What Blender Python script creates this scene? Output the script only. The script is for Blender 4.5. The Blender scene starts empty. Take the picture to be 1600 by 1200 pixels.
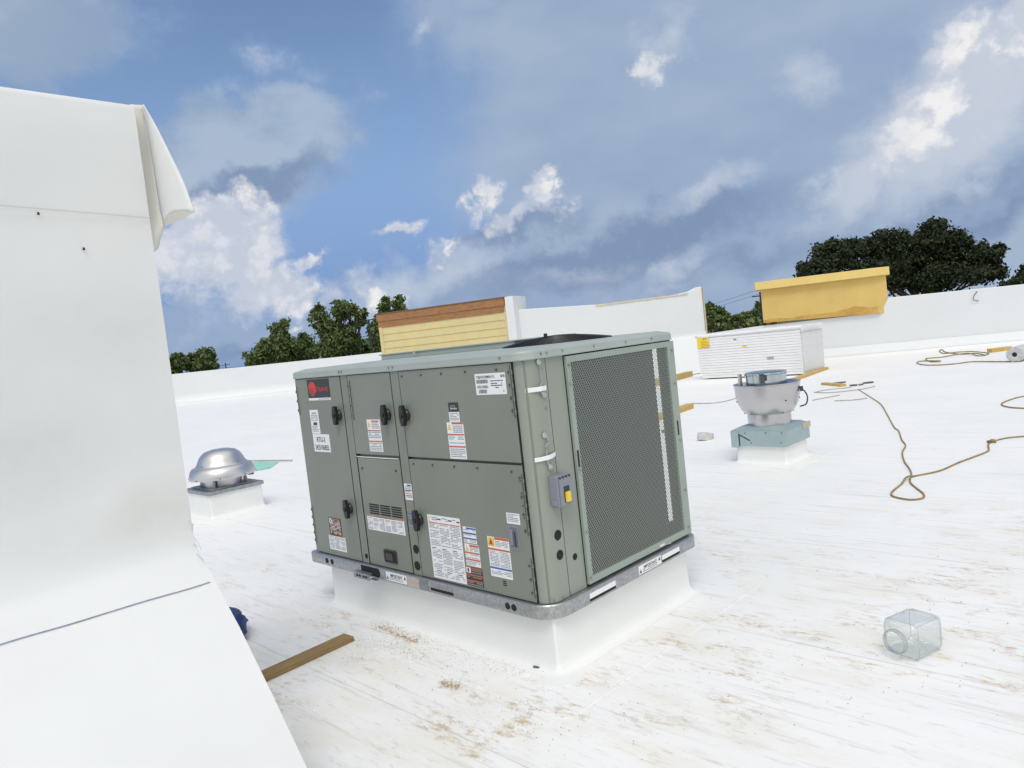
import bpy, bmesh, math, random
from mathutils import Vector, Matrix, noise
random.seed(7)
SC = bpy.context.scene
COL = SC.collection
V = Vector

# ------------------------------------------------------------------ camera
F_PX, PITCH, ROLL, YAW = 1133.456, .0621, -.1106, .7772
EYE = V((0, 0, 1.7415))
FW = V((0, math.cos(PITCH), -math.sin(PITCH)))
_r = V((1, 0, 0)); _u = _r.cross(FW)
CR = math.cos(ROLL) * _r + math.sin(ROLL) * _u
CU = -math.sin(ROLL) * _r + math.cos(ROLL) * _u
cam = bpy.data.cameras.new("camera"); camo = bpy.data.objects.new("camera", cam); COL.objects.link(camo)
M = Matrix((CR, CU, -FW)).transposed().to_4x4(); M.translation = EYE
camo.matrix_world = M
cam.sensor_width = 36; cam.lens = F_PX / 1600 * 36; cam.clip_start = .05; cam.clip_end = 3000
SC.camera = camo

def ray(x, y):
    return CR * ((x - 800) / F_PX) - CU * ((y - 600) / F_PX) + FW
def G(x, y, z=0.0):                      # where the sight line meets the level z
    d = ray(x, y); return EYE + d * ((z - EYE.z) / d.z)
def at(x, y, Y):                         # point on the sight line at a distance Y ahead
    d = ray(x, y); return EYE + d * (Y / d.y)
def onpl(x, y, P, n):
    d = ray(x, y); return EYE + d * ((P - EYE).dot(n) / d.dot(n))
def srgb(r, g, b):
    return tuple(((c / 255 + .055) / 1.055) ** 2.4 if c > 10 else c / 255 / 12.92 for c in (r, g, b)) + (1,)

AX = V((math.cos(YAW), -math.sin(YAW), 0))   # building axes (long side of the unit)
AY = V((math.sin(YAW), math.cos(YAW), 0))

# ------------------------------------------------------------------ world
SUN_EL, SUN_AZ = math.radians(58), math.radians(184)   # azimuth from +y towards +x
world = bpy.data.worlds.new("World"); SC.world = world; world.use_nodes = True
nt = world.node_tree; nt.nodes.clear()
def N(t, **k):
    n = nt.nodes.new(t)
    for a, b in k.items():
        setattr(n, a, b)
    return n
def L(a, b): nt.links.new(a, b)
def setin(sock, v):
    if isinstance(v, bpy.types.NodeSocket): L(v, sock)
    else: sock.default_value = v
def mth(op, a, b=None, c=None, clamp=False):
    n = N('ShaderNodeMath', operation=op, use_clamp=clamp)
    setin(n.inputs[0], a)
    if b is not None: setin(n.inputs[1], b)
    if c is not None: setin(n.inputs[2], c)
    return n.outputs[0]
def mixc(fac, a, b):
    n = N('ShaderNodeMix', data_type='RGBA'); setin(n.inputs[0], fac); setin(n.inputs[6], a); setin(n.inputs[7], b)
    return n.outputs[2]
def mrange(v, a, b, c=0., d=1., t='SMOOTHSTEP'):
    n = N('ShaderNodeMapRange', interpolation_type=t); setin(n.inputs[0], v)
    for i, q in enumerate((a, b, c, d)): n.inputs[i + 1].default_value = q
    return n.outputs[0]
sky = N('ShaderNodeTexSky', sky_type='NISHITA'); sky.sun_disc = False
sky.sun_elevation = SUN_EL; sky.sun_rotation = SUN_AZ; sky.air_density = 1.0; sky.dust_density = 1.0; sky.ozone_density = 2.6
bgs = N('ShaderNodeBackground'); L(sky.outputs[0], bgs.inputs[0]); bgs.inputs[1].default_value = .12
tc = N('ShaderNodeTexCoord')
dirv = tc.outputs['Generated']
def wnoise(scale, detail, rough, off=(0, 0, 0), stretch=(1, 1, 1)):
    m = N('ShaderNodeMapping'); L(dirv, m.inputs[0]); m.inputs['Location'].default_value = off; m.inputs['Scale'].default_value = stretch
    n = N('ShaderNodeTexNoise'); L(m.outputs[0], n.inputs[0]); n.inputs['Scale'].default_value = scale
    n.inputs['Detail'].default_value = detail; n.inputs['Roughness'].default_value = rough
    return n
wn = wnoise(7, 6, .62)
wv = N('ShaderNodeVectorMath', operation='SUBTRACT'); L(wn.outputs['Color'], wv.inputs[0]); wv.inputs[1].default_value = (.5, .5, .5)
wsc = N('ShaderNodeVectorMath', operation='SCALE'); L(wv.outputs[0], wsc.inputs[0]); wsc.inputs['Scale'].default_value = .16
wad = N('ShaderNodeVectorMath', operation='ADD'); L(dirv, wad.inputs[0]); L(wsc.outputs[0], wad.inputs[1])
WARP = wad.outputs[0]
def blob(px, py, rx, ry, rot=0, w=1.0):
    """soft ellipsoid in direction space centred on a compass bearing and elevation"""
    c = ray(px, py).normalized()
    right = V((c.y, -c.x, 0)).normalized(); up = right.cross(c)
    a = math.radians(rot) + ROLL * -1
    r2 = math.cos(a) * right + math.sin(a) * up; u2 = -math.sin(a) * right + math.cos(a) * up
    k = c.dot(FW) / F_PX
    R = Matrix((r2, u2, r2.cross(u2))).transposed()
    m = N('ShaderNodeMapping', vector_type='TEXTURE'); L(WARP, m.inputs[0])
    m.inputs['Location'].default_value = c; m.inputs['Rotation'].default_value = R.to_euler('XYZ')
    m.inputs['Scale'].default_value = (rx * k, ry * k, max(rx, ry) * k)
    g = N('ShaderNodeTexGradient', gradient_type='SPHERICAL'); L(m.outputs[0], g.inputs[0])
    return mth('MULTIPLY', g.outputs['Fac'], w)
def layer(blobs):
    o = None
    for b in blobs:
        s = blob(*b); o = s if o is None else mth('MAXIMUM', o, s)
    return o
fb = wnoise(5.5, 6, .6, (3.1, .2, 1.7), (1, 1, 1.7)).outputs['Fac']
fb2 = wnoise(14, 7, .62, (9.1, 5.2, .7), (1, 1, 1.3)).outputs['Fac']
fb3 = wnoise(2.6, 6, .55, (1.1, 7.2, 4.7), (1, 1, 2.2)).outputs['Fac']
col = None
alpha = None
def add_layer(dens, lo, hi, color, maxa=1.0):
    global col, alpha
    a = mrange(dens, lo, hi, 0., maxa)
    if col is None: col, alpha = mixc(0., color, color), a
    else:
        col = mixc(a, col, color)
        alpha = mth('SUBTRACT', 1.0, mth('MULTIPLY', mth('SUBTRACT', 1.0, alpha), mth('SUBTRACT', 1.0, a)))
sep = N('ShaderNodeSeparateXYZ'); L(dirv, sep.inputs[0])
add_layer(mth('SUBTRACT', .30, sep.outputs[2]), -.06, .22, srgb(122, 152, 200), .95)
# thin grey-blue veil over most of the right half, and general streaks
veil = layer([(1150, 150, 600, 560, 0, 2.3), (1500, 300, 700, 480, 0, 2.4), (900, 430, 500, 130, 0, 1.3), (-60, 0, 260, 150, 0, 1.3), (380, 520, 480, 110, 0, .9), (760, 20, 300, 160, 0, 1.0), (1300, 60, 600, 260, 0, 1.6)])
add_layer(mth('ADD', veil, mth('MULTIPLY', mth('SUBTRACT', fb, .5), 1.0)), .10, .95, mixc(mrange(fb3, .35, .65), srgb(145, 166, 196), srgb(164, 181, 203)), .97)
# grey stratus, lit a little at its upper edge
st = layer([(400, 240, 230, 120, 6, 2.2), (330, 210, 130, 80, 15, 1.8), (440, 165, 90, 70, 0, 1.3), (510, 215, 90, 70, 0, 1.5), (60, 20, 300, 150, 0, 1.6), (480, 120, 150, 110, 0, .8), (800, 60, 120, 50, 0, .5)])
add_layer(mth('ADD', st, mth('MULTIPLY', mth('SUBTRACT', fb2, .5), 1.1)), .22, 1.1, mixc(mrange(fb, .38, .62), srgb(148, 167, 192), srgb(174, 189, 207)), .9)
dk = layer([(400, 295, 210, 40, 3, 1.5), (960, 392, 400, 60, 4, 1.9), (800, 370, 160, 40, 4, 1.4), (1520, 325, 330, 70, 14, 1.5), (1180, 400, 300, 60, 4, 1.0), (380, 545, 260, 30, 0, 1.0)])
add_layer(mth('ADD', dk, mth('MULTIPLY', mth('SUBTRACT', fb, .5), .6)), .2, 1.2, srgb(124, 145, 178), .9)
# soft bright wisps
sw = layer([(1500, 180, 260, 150, 32, 2.0), (1380, 270, 180, 60, 22, 1.6), (1275, 100, 62, 75, 0, 1.2), (1115, 292, 125, 42, 14, 1.3), (1310, 290, 95, 28, 0, 1.2), (1030, 60, 60, 85, 0, 1.0), (412, 75, 70, 50, 0, 1.1), (575, 145, 50, 45, 0, 1.0),
            (650, 440, 260, 60, 0, 1.1), (560, 480, 160, 60, 0, .9), (1065, 405, 70, 50, 20, 1.4), (1060, 440, 200, 30, 0, .8), (670, 68, 50, 25, 0, 1.1), (900, 425, 300, 40, 0, .8), (330, 490, 160, 60, 0, .7)])
add_layer(mth('ADD', sw, mth('MULTIPLY', mth('SUBTRACT', fb2, .5), 1.3)), .2, 1.35, srgb(198, 206, 219), .8)
# cumulus heads
cu = layer([(330, 385, 165, 100, 0, 2.3), (405, 372, 85, 72, 0, 1.8), (270, 370, 100, 60, 0, 1.6), (385, 435, 130, 80, 0, 1.9), (455, 440, 80, 60, 0, 1.5), (520, 455, 70, 45, 0, 1.1), (615, 374, 52, 26, -8, 1.5), (500, 393, 58, 20, 8, 1.3),
            (865, 305, 50, 60, -20, 1.5), (770, 318, 40, 40, 0, 1.4), (738, 340, 36, 32, 0, 1.3), (820, 345, 100, 34, 20, 1.3), (1030, 112, 60, 50, 0, 1.2),
            (1570, 120, 150, 130, 30, 1.5), (1440, 200, 130, 75, 40, 1.5), (1620, 30, 120, 100, 20, 1.7), (560, 440, 90, 45, 0, 1.1), (690, 400, 40, 20, 0, 1.0), (1060, 400, 36, 26, 10, 1.1), (455, 498, 60, 22, 0, .9), (620, 470, 60, 40, 0, 1.1)])
vo = N('ShaderNodeTexVoronoi', feature='F1'); vo.inputs['Scale'].default_value = 20; L(WARP, vo.inputs['Vector'])
vo2 = N('ShaderNodeTexVoronoi', feature='F1'); vo2.inputs['Scale'].default_value = 52; L(WARP, vo2.inputs['Vector'])
bil = mth('ADD', mth('MULTIPLY', mth('SUBTRACT', .42, vo.outputs['Distance']), 1.0), mth('MULTIPLY', mth('SUBTRACT', .42, vo2.outputs['Distance']), .5))
cud = mth('ADD', cu, mth('ADD', mth('MULTIPLY', mth('SUBTRACT', fb2, .5), 1.0), mth('MULTIPLY', bil, .5)))
cuc = mixc(mrange(mth('ADD', fb2, mth('MULTIPLY', bil, .5)), .36, .66), srgb(196, 203, 217), mixc(mrange(fb, .40, .6), srgb(220, 222, 228), srgb(240, 238, 238)))
add_layer(cud, .32, 1.0, cuc, .95)
hole = layer([(285, 480, 70, 40, 0, 1.5), (1570, 290, 200, 40, 14, 1.2)])
add_layer(mth('ADD', hole, mth('MULTIPLY', mth('SUBTRACT', fb2, .5), 1.4)), .3, 1.1, srgb(150, 169, 198), .8)
# unseen bright cloud overhead, added to boost light (elevation only, wholly round the compass)
zen_fill = mrange(mth('ADD', sep.outputs[2], mth('MULTIPLY', mth('SUBTRACT', fb, .5), .5)), .62, .95)
add_layer(zen_fill, 0., 1., (1.30, 1.27, 1.18, 1), .9)
# everything behind the viewer: unseen broken cloud, brightened as added warm fill light
back_fill = mth('MULTIPLY', mrange(sep.outputs[1], .25, -.2), mrange(fb, .34, .5))
add_layer(back_fill, 0., 1., (1.06, 1.045, .97, 1), .95)
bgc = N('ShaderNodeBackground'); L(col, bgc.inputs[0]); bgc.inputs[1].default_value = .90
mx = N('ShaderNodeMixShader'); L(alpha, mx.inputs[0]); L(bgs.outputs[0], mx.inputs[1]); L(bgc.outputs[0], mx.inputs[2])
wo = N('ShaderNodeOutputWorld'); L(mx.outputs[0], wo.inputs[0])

sl = bpy.data.lights.new("sun", 'SUN'); slo = bpy.data.objects.new("sun", sl); COL.objects.link(slo)
sl.energy = 1.25; sl.angle = math.radians(24); sl.color = (1, .97, .92)
sd = V((math.sin(SUN_AZ) * math.cos(SUN_EL), math.cos(SUN_AZ) * math.cos(SUN_EL), math.sin(SUN_EL)))
slo.rotation_euler = sd.to_track_quat('Z', 'Y').to_euler(); slo.location = (10, 0, 20)
SC.view_settings.view_transform = 'Standard'; SC.view_settings.look = 'None'
SC.view_settings.gamma = 1; SC.view_settings.exposure = 0.2
SC.view_settings.use_curve_mapping = False

# ------------------------------------------------------------------ materials
MATS = {}
def mat(name, col, rough=.6, metal=0., var=0., vs=6., bump=0., bs=40., spec=.5, col2=None, detail=6, stretch=(1, 1, 1), trans=0., alpha=1., coat=0., rvar=0.):
    if name in MATS: return MATS[name]
    m = bpy.data.materials.new(name); m.use_nodes = True; t = m.node_tree; b = t.nodes['Principled BSDF']
    b.inputs['Base Color'].default_value = col; b.inputs['Roughness'].default_value = rough; b.inputs['Metallic'].default_value = metal
    b.inputs['Specular IOR Level'].default_value = spec; b.inputs['Transmission Weight'].default_value = trans; b.inputs['Alpha'].default_value = alpha
    b.inputs['Coat Weight'].default_value = coat
    tcn = t.nodes.new('ShaderNodeTexCoord'); mp = t.nodes.new('ShaderNodeMapping'); t.links.new(tcn.outputs['Object'], mp.inputs[0]); mp.inputs['Scale'].default_value = stretch
    if var or col2:
        n = t.nodes.new('ShaderNodeTexNoise'); n.inputs['Scale'].default_value = vs; n.inputs['Detail'].default_value = detail; n.inputs['Roughness'].default_value = .6
        t.links.new(mp.outputs[0], n.inputs[0])
        r = t.nodes.new('ShaderNodeMapRange'); t.links.new(n.outputs['Fac'], r.inputs[0]); r.inputs[1].default_value = .3; r.inputs[2].default_value = .7
        x = t.nodes.new('ShaderNodeMix'); x.data_type = 'RGBA'; t.links.new(r.outputs[0], x.inputs[0])
        c2 = col2 or tuple(c * (1 - var) for c in col[:3]) + (1,)
        x.inputs[6].default_value = col if col2 else tuple(min(1, c * (1 + var * .5)) for c in col[:3]) + (1,); x.inputs[7].default_value = c2
        t.links.new(x.outputs[2], b.inputs['Base Color'])
        if rvar:
            rr = t.nodes.new('ShaderNodeMapRange'); t.links.new(n.outputs['Fac'], rr.inputs[0]); rr.inputs[1].default_value = .3; rr.inputs[2].default_value = .7
            rr.inputs[3].default_value = rough - rvar; rr.inputs[4].default_value = rough + rvar; t.links.new(rr.outputs[0], b.inputs['Roughness'])
    if bump:
        n = t.nodes.new('ShaderNodeTexNoise'); n.inputs['Scale'].default_value = bs; n.inputs['Detail'].default_value = 5
        t.links.new(mp.outputs[0], n.inputs[0])
        bn = t.nodes.new('ShaderNodeBump'); bn.inputs['Strength'].default_value = bump; bn.inputs['Distance'].default_value = .01
        t.links.new(n.outputs['Fac'], bn.inputs['Height']); t.links.new(bn.outputs[0], b.inputs['Normal'])
    MATS[name] = m; return m
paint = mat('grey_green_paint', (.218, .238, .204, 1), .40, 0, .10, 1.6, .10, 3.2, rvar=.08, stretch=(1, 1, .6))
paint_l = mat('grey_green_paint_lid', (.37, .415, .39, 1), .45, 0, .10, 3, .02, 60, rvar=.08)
paint_p = mat('perforated_paint', (.235, .262, .238, 1), .45)
dark = mat('black_void', (.006, .006, .007, 1), .7)
coilm = mat('coil_fins', (.022, .024, .026, 1), .5, .4, .5, 30, 0, stretch=(1, 1, 6))
black = mat('black_plastic', (.012, .012, .014, 1), .38)
galv = mat('galvanized_steel', (.42, .43, .44, 1), .38, .75, .28, 55, .05, 30, rvar=.1)
galv_b = mat('galvanized_blue', (.36, .46, .475, 1), .42, .35, .07, 6, .01, 20, rvar=.05)
galv_d = mat('galvanized_dark', (.33, .36, .37, 1), .4, .7, .3, 30, .04, 20, rvar=.1)
alu = mat('spun_aluminium', (.60, .60, .61, 1), .40, .9, .10, 60, .02, 20, rvar=.07, stretch=(1, 1, 8))
alu_r = mat('spun_aluminium_bowl', (.56, .55, .555, 1), .30, 1.0, .08, 40, .02, 20, rvar=.05, stretch=(1, 1, 10))
zinc = mat('zinc_hardware', (.55, .56, .55, 1), .3, .9)
tapem = mat('white_tape', (.80, .82, .82, 1), .4)
tpo = mat('white_membrane', (.715, .725, .728, 1), .60, 0, .06, .9, .16, 5, stretch=(1, 1, 1.3))
tpo_c = mat('white_membrane_curb', (.80, .81, .79, 1), .62, 0, .04, 2.5, .10, 7)
tpo_w = mat('white_membrane_far', (.68, .70, .715, 1), .65, 0, .03, .5, .05, 3)
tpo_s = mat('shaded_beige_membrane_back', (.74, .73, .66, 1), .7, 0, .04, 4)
chalk = mat('blue_chalk', (.22, .27, .38, 1), .9, 0, .3, 40)
pencil = mat('lap_edge', (.55, .56, .55, 1), .8)
paper = mat('label_paper', (.80, .81, .82, 1), .45)
ink = mat('label_ink', (.05, .05, .07, 1), .5)
inkg = mat('label_fine_print', (.27, .29, .34, 1), .5)
orange = mat('label_orange', (.55, .13, .05, 1), .5)
blue = mat('label_blue', (.05, .12, .38, 1), .5)
yellow = mat('label_yellow', (.80, .55, .09, 1), .5)
brown = mat('label_brown', (.055, .04, .032, 1), .5)
red = mat('logo_red', (.60, .045, .035, 1), .45)
lblk = mat('logo_black', (.03, .03, .035, 1), .4)
discm = mat('switch_grey', (.235, .25, .30, 1), .5)
discy = mat('switch_yellow', (.80, .58, .03, 1), .45)
def wood(name, c1, c2, st): return mat(name, c1, .75, 0, 0, 5, .15, 20, col2=c2, stretch=st, spec=.3)
lumber_m = wood('weathered_lumber', (.34, .235, .11, 1), (.22, .145, .065, 1), (1.2, 14, 14))
pine_m = wood('pine_lumber', (.62, .45, .17, 1), (.44, .29, .10, 1), (1, 12, 12))
pine_d = wood('pine_underside', (.20, .11, .04, 1), (.12, .07, .03, 1), (1, 10, 10))
redwood = wood('bare_sheathing', (.37, .195, .09, 1), (.25, .12, .055, 1), (1, 6, 3))
siding_m = mat('cream_siding', (.62, .52, .26, 1), .65, 0, .08, 1.5, .05, 12)
stucco = mat('yellow_stucco', (.64, .455, .145, 1), .85, 0, .10, 1.2, .3, 30)
stucco_s = mat('damp_yellow_stucco', (.56, .34, .085, 1), .85, 0, .25, 4, .3, 30)
trimm = mat('cornice_yellow', (.74, .55, .19, 1), .7, 0, .05, 2)
cordm = mat('extension_cord', (.40, .27, .085, 1), .55, 0, 0, 9, col2=(.17, .13, .06, 1))
foamm = mat('foam_board', (.80, .80, .81, 1), .6, 0, .05, 3)
filmm = mat('shrink_film', (.78, .78, .80, 1), .35, 0, .05, 6, .5, 25)
filmt = mat('clear_film', (.88, .88, .89, 1), .3, 0, 0, 6, .8, 18, alpha=.34)
rollm = mat('membrane_roll', (.62, .62, .63, 1), .6, 0, 0, 16, col2=(.36, .37, .40, 1))
tealm = mat('teal_sheet', (.30, .62, .52, 1), .6, 0, .15, 5)
tarpm = mat('blue_tarp', (.012, .035, .16, 1), .5, 0, .4, 9, .3, 30)
scrapm = mat('grey_scrap', (.42, .40, .37, 1), .8, 0, .3, 20)
debm = mat('dark_debris', (.05, .04, .035, 1), .9)
screwm = mat('screw_grey', (.10, .11, .10, 1), .5, .5)
sawm = mat('sawdust', (.50, .36, .18, 1), .95, 0, .35, 80)
barkm = mat('bark', (.09, .065, .045, 1), .9, 0, .3, 8)
leafA = mat('leaf_green', (.085, .13, .042, 1), .6, 0, 0, .5, col2=(.15, .185, .07, 1), spec=.25)
leafB = mat('leaf_mid_green', (.12, .165, .055, 1), .6, 0, 0, .5, col2=(.07, .11, .035, 1), spec=.25)
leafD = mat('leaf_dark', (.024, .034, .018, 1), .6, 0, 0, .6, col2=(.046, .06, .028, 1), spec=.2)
polem = mat('dark_pole', (.03, .032, .035, 1), .6)
grassm = mat('ground_grass', (.06, .085, .03, 1), .9, 0, .3, .1)

# roof sheet: membrane with lap seams, tan dirt scuffs and faint ripples
def roof_material():
    m = bpy.data.materials.new('white_roof_membrane'); m.use_nodes = True; t = m.node_tree; b = t.nodes['Principled BSDF']
    nn = t.nodes.new; ln = t.links.new
    tcn = nn('ShaderNodeNewGeometry'); mp = nn('ShaderNodeMapping'); ln(tcn.outputs['Position'], mp.inputs[0]); mp.inputs['Rotation'].default_value = (0, 0, YAW)
    O = mp.outputs[0]                      # x along the laps, y across them
    def nz(scale, st, det=7, ro=.6, off=(0, 0, 0), dist=0.):
        k = nn('ShaderNodeMapping'); ln(O, k.inputs[0]); k.inputs['Scale'].default_value = st; k.inputs['Location'].default_value = off
        n = nn('ShaderNodeTexNoise'); ln(k.outputs[0], n.inputs[0]); n.inputs['Scale'].default_value = scale; n.inputs['Detail'].default_value = det; n.inputs['Roughness'].default_value = ro
        n.inputs['Distortion'].default_value = dist
        return n.outputs['Fac']
    def mr(v, a, bb, c=0., d=1.):
        n = nn('ShaderNodeMapRange'); n.interpolation_type = 'SMOOTHSTEP'; ln(v, n.inputs[0])
        for i, q in enumerate((a, bb, c, d)): n.inputs[i + 1].default_value = q
        return n.outputs[0]
    def mt(op, a, bb):
        n = nn('ShaderNodeMath'); n.operation = op
        for i, q in enumerate((a, bb)):
            if isinstance(q, (int, float)): n.inputs[i].default_value = q
            else: ln(q, n.inputs[i])
        return n.outputs[0]
    def mix(f, a, bb):
        n = nn('ShaderNodeMix'); n.data_type = 'RGBA'; ln(f, n.inputs[0])
        for i, q in ((6, a), (7, bb)):
            if isinstance(q, tuple): n.inputs[i].default_value = q
            else: ln(q, n.inputs[i])
        return n.outputs[2]
    c = mix(mr(nz(.5, (1, 1, 1), 4), .35, .65), (.84, .835, .84, 1), (.81, .815, .81, 1))
    # traffic dirt, worse near the viewer
    sp = nn('ShaderNodeSeparateXYZ'); ln(tcn.outputs['Position'], sp.inputs[0])
    near = mr(sp.outputs[1], 9.5, 3.0)
    zone = mr(nz(.8, (1, 1, 1), 3, .5, (4, 2, 0)), .42, .62)
    d1 = mr(nz(3.0, (.75, 1.6, 1), 9, .72, (0, 0, 0), .3), .48, .60)
    d2 = mr(nz(13, (.8, 1.9, 1), 8, .8, (7, 1, 0)), .46, .60)
    f1 = mt('MULTIPLY', mt('MULTIPLY', d1, d2), mt('MULTIPLY', zone, near))
    c = mix(mt('MULTIPLY', f1, .95), c, (.47, .35, .18, 1))
    d3 = mr(nz(1.9, (.7, 1.3, 1), 6, .65, (2, 9, 0)), .47, .62)
    c = mix(mt('MULTIPLY', mt('MULTIPLY', d3, near), .24), c, (.68, .62, .46, 1))
    # long thin scuffs following the view of the laps
    s1 = mr(nz(3.2, (.35, 5.5, 1), 6, .7, (1, 4, 0)), .555, .66)
    c = mix(mt('MULTIPLY', s1, .34), c, (.50, .47, .45, 1))
    s2 = mr(nz(20, (.25, 1.4, 1), 5, .7, (5, 4, 0)), .56, .68)
    c = mix(mt('MULTIPLY', mt('MULTIPLY', s2, near), .34), c, (.42, .36, .27, 1))
    # lap seams
    so = nn('ShaderNodeSeparateXYZ'); ln(O, so.inputs[0])
    wob = nz(.6, (1, .2, 1), 2)
    yy = mt('ADD', so.outputs[1], mt('MULTIPLY', wob, .03))
    fr = mt('FRACT', mt('MULTIPLY', mt('ADD', yy, LAP0), 1 / 1.61), 0.)
    line = mt('MULTIPLY', mr(fr, .0, .0035), mr(fr, .009, .006))
    c = mix(mt('MULTIPLY', line, mr(nz(2, (1, .2, 1), 3), .3, .7, .12, .5)), c, (.36, .36, .34, 1))
    ln(c, b.inputs['Base Color']); b.inputs['Roughness'].default_value = .5; b.inputs['Specular IOR Level'].default_value = .35
    # bump: lap step, ripples, grain
    hs = mr(fr, .0, .012, 1., 0.)
    rp = nz(1.1, (.5, 2.6, 1), 3, .5, (3, 3, 0))
    fg = nz(26, (1, 1, 1), 4)
    h = mt('ADD', mt('ADD', mt('MULTIPLY', rp, 1.0), mt('MULTIPLY', fg, .03)), mt('MULTIPLY', fr, .10))
    bn = nn('ShaderNodeBump'); bn.inputs['Strength'].default_value = .35; bn.inputs['Distance'].default_value = .04
    ln(h, bn.inputs['Height']); ln(bn.outputs[0], b.inputs['Normal'])
    return m

# ------------------------------------------------------------------ mesh helpers
def pieces(name, mtl, parent, fns, **k):
    for fn in fns:
        q = MB(); fn(q); o = q.build(name, mtl, parent, **k)
class MB:
    def __init__(s): s.v = []; s.f = []; s.m = []
    def add(s, vs, fs, mi=0, T=None):
        k = len(s.v); s.v += [tuple(T @ V(p)) if T else tuple(p) for p in vs]
        s.f += [tuple(i + k for i in f) for f in fs]; s.m += [mi] * len(fs); return s
    def box(s, x0, x1, y0, y1, z0, z1, mi=0, T=None):
        return s.add([(x0, y0, z0), (x1, y0, z0), (x1, y1, z0), (x0, y1, z0), (x0, y0, z1), (x1, y0, z1), (x1, y1, z1), (x0, y1, z1)],
                     [(0, 3, 2, 1), (4, 5, 6, 7), (0, 1, 5, 4), (1, 2, 6, 5), (2, 3, 7, 6), (3, 0, 4, 7)], mi, T)
    def prism(s, poly, z0, z1, mi=0, T=None, caps=True):
        n = len(poly)
        vs = [(p[0], p[1], z0) for p in poly] + [(p[0], p[1], z1) for p in poly]
        fs = [(i, (i + 1) % n, n + (i + 1) % n, n + i) for i in range(n)]
        if caps: fs += [tuple(range(n - 1, -1, -1)), tuple(range(n, 2 * n))]
        return s.add(vs, fs, mi, T)
    def lathe(s, prof, seg=40, mi=0, T=None, closed=False):
        vs = []; fs = []; n = len(prof)
        for i in range(seg):
            a = 2 * math.pi * i / seg
            for r, z in prof: vs.append((r * math.cos(a), r * math.sin(a), z))
        for i in range(seg):
            j = (i + 1) % seg
            for k in range(n - 1 + (1 if closed else 0)):
                k2 = (k + 1) % n
                fs.append((i * n + k, j * n + k, j * n + k2, i * n + k2))
        return s.add(vs, fs, mi, T)
    def cyl(s, p, q, r, seg=12, mi=0, r2=None):
        p, q = V(p), V(q); d = (q - p); T = Matrix.Translation(p) @ d.to_track_quat('Z', 'Y').to_matrix().to_4x4(); h = d.length
        return s.lathe([(1e-5, 0), (r, 0), (r2 if r2 is not None else r, h), (1e-5, h)], seg, mi, T)
    def tube(s, path, r, seg=8, mi=0, cap=True):
        path = [V(p) for p in path]; n = len(path); vs = []; fs = []
        rr = r if callable(r) else (lambda i: r)
        up = V((0, 0, 1))
        for i, p in enumerate(path):
            t = (path[min(i + 1, n - 1)] - path[max(i - 1, 0)]).normalized()
            a = t.cross(up)
            if a.length < .1: a = t.cross(V((0, 1, 0)))
            a.normalize(); b = a.cross(t)
            for k in range(seg):
                w = 2 * math.pi * k / seg; vs.append(p + (a * math.cos(w) + b * math.sin(w)) * rr(i))
        for i in range(n - 1):
            for k in range(seg):
                k2 = (k + 1) % seg; fs.append((i * seg + k, i * seg + k2, (i + 1) * seg + k2, (i + 1) * seg + k))
        if cap: fs += [tuple(range(seg - 1, -1, -1)), tuple((n - 1) * seg + k for k in range(seg))]
        return s.add(vs, fs, mi)
    def grid(s, P, mi=0):            # P[i][j] points
        n, m = len(P), len(P[0]); vs = [p for row in P for p in row]
        return s.add(vs, [(i * m + j, i * m + j + 1, (i + 1) * m + j + 1, (i + 1) * m + j) for i in range(n - 1) for j in range(m - 1)], mi)
    def build(s, name, mats, parent=None, smooth=None, bevel=0, seg=2, loc=None, solid=0):
        me = bpy.data.meshes.new(name); me.from_pydata(s.v, [], s.f)
        mats = mats if isinstance(mats, (list, tuple)) else [mats]
        for q in mats: me.materials.append(q)
        me.polygons.foreach_set('material_index', s.m)
        if smooth is not None:
            me.polygons.foreach_set('use_smooth', [True] * len(me.polygons)); me.set_sharp_from_angle(angle=math.radians(smooth))
        me.update()
        o = bpy.data.objects.new(name, me); COL.objects.link(o)
        if parent: o.parent = parent
        if loc is not None: o.location = loc
        if solid:
            md = o.modifiers.new('solid', 'SOLIDIFY'); md.thickness = solid; md.offset = 0
        if bevel:
            md = o.modifiers.new('bevel', 'BEVEL'); md.width = bevel; md.segments = seg; md.limit_method = 'ANGLE'; md.angle_limit = math.radians(40)
        return o
def empty(name, loc=(0, 0, 0), rz=0):
    o = bpy.data.objects.new(name, None); COL.objects.link(o); o.location = loc; o.rotation_euler.z = rz; o.empty_display_size = .1; return o
def tag(o, label, cat, group=None):
    o['label'] = label; o['category'] = cat
    if group: o['group'] = group
    return o
def struct(o): o['kind'] = 'structure'; return o
def copy_tree(o, parent=None):
    c = o.copy(); COL.objects.link(c); c.parent = parent
    for ch in list(o.children):
        copy_tree(ch, c)
    return c
def smoothpath(pts, n=6):
    P = [V(p) for p in pts]; out = []
    for i in range(len(P) - 1):
        a, b, c, d = P[max(i - 1, 0)], P[i], P[i + 1], P[min(i + 2, len(P) - 1)]
        for k in range(n):
            t = k / n
            out.append(.5 * ((2 * b) + (c - a) * t + (2 * a - 5 * b + 4 * c - d) * t * t + (3 * b - 3 * c + d - a) * t ** 3))
    out.append(P[-1]); return out
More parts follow.
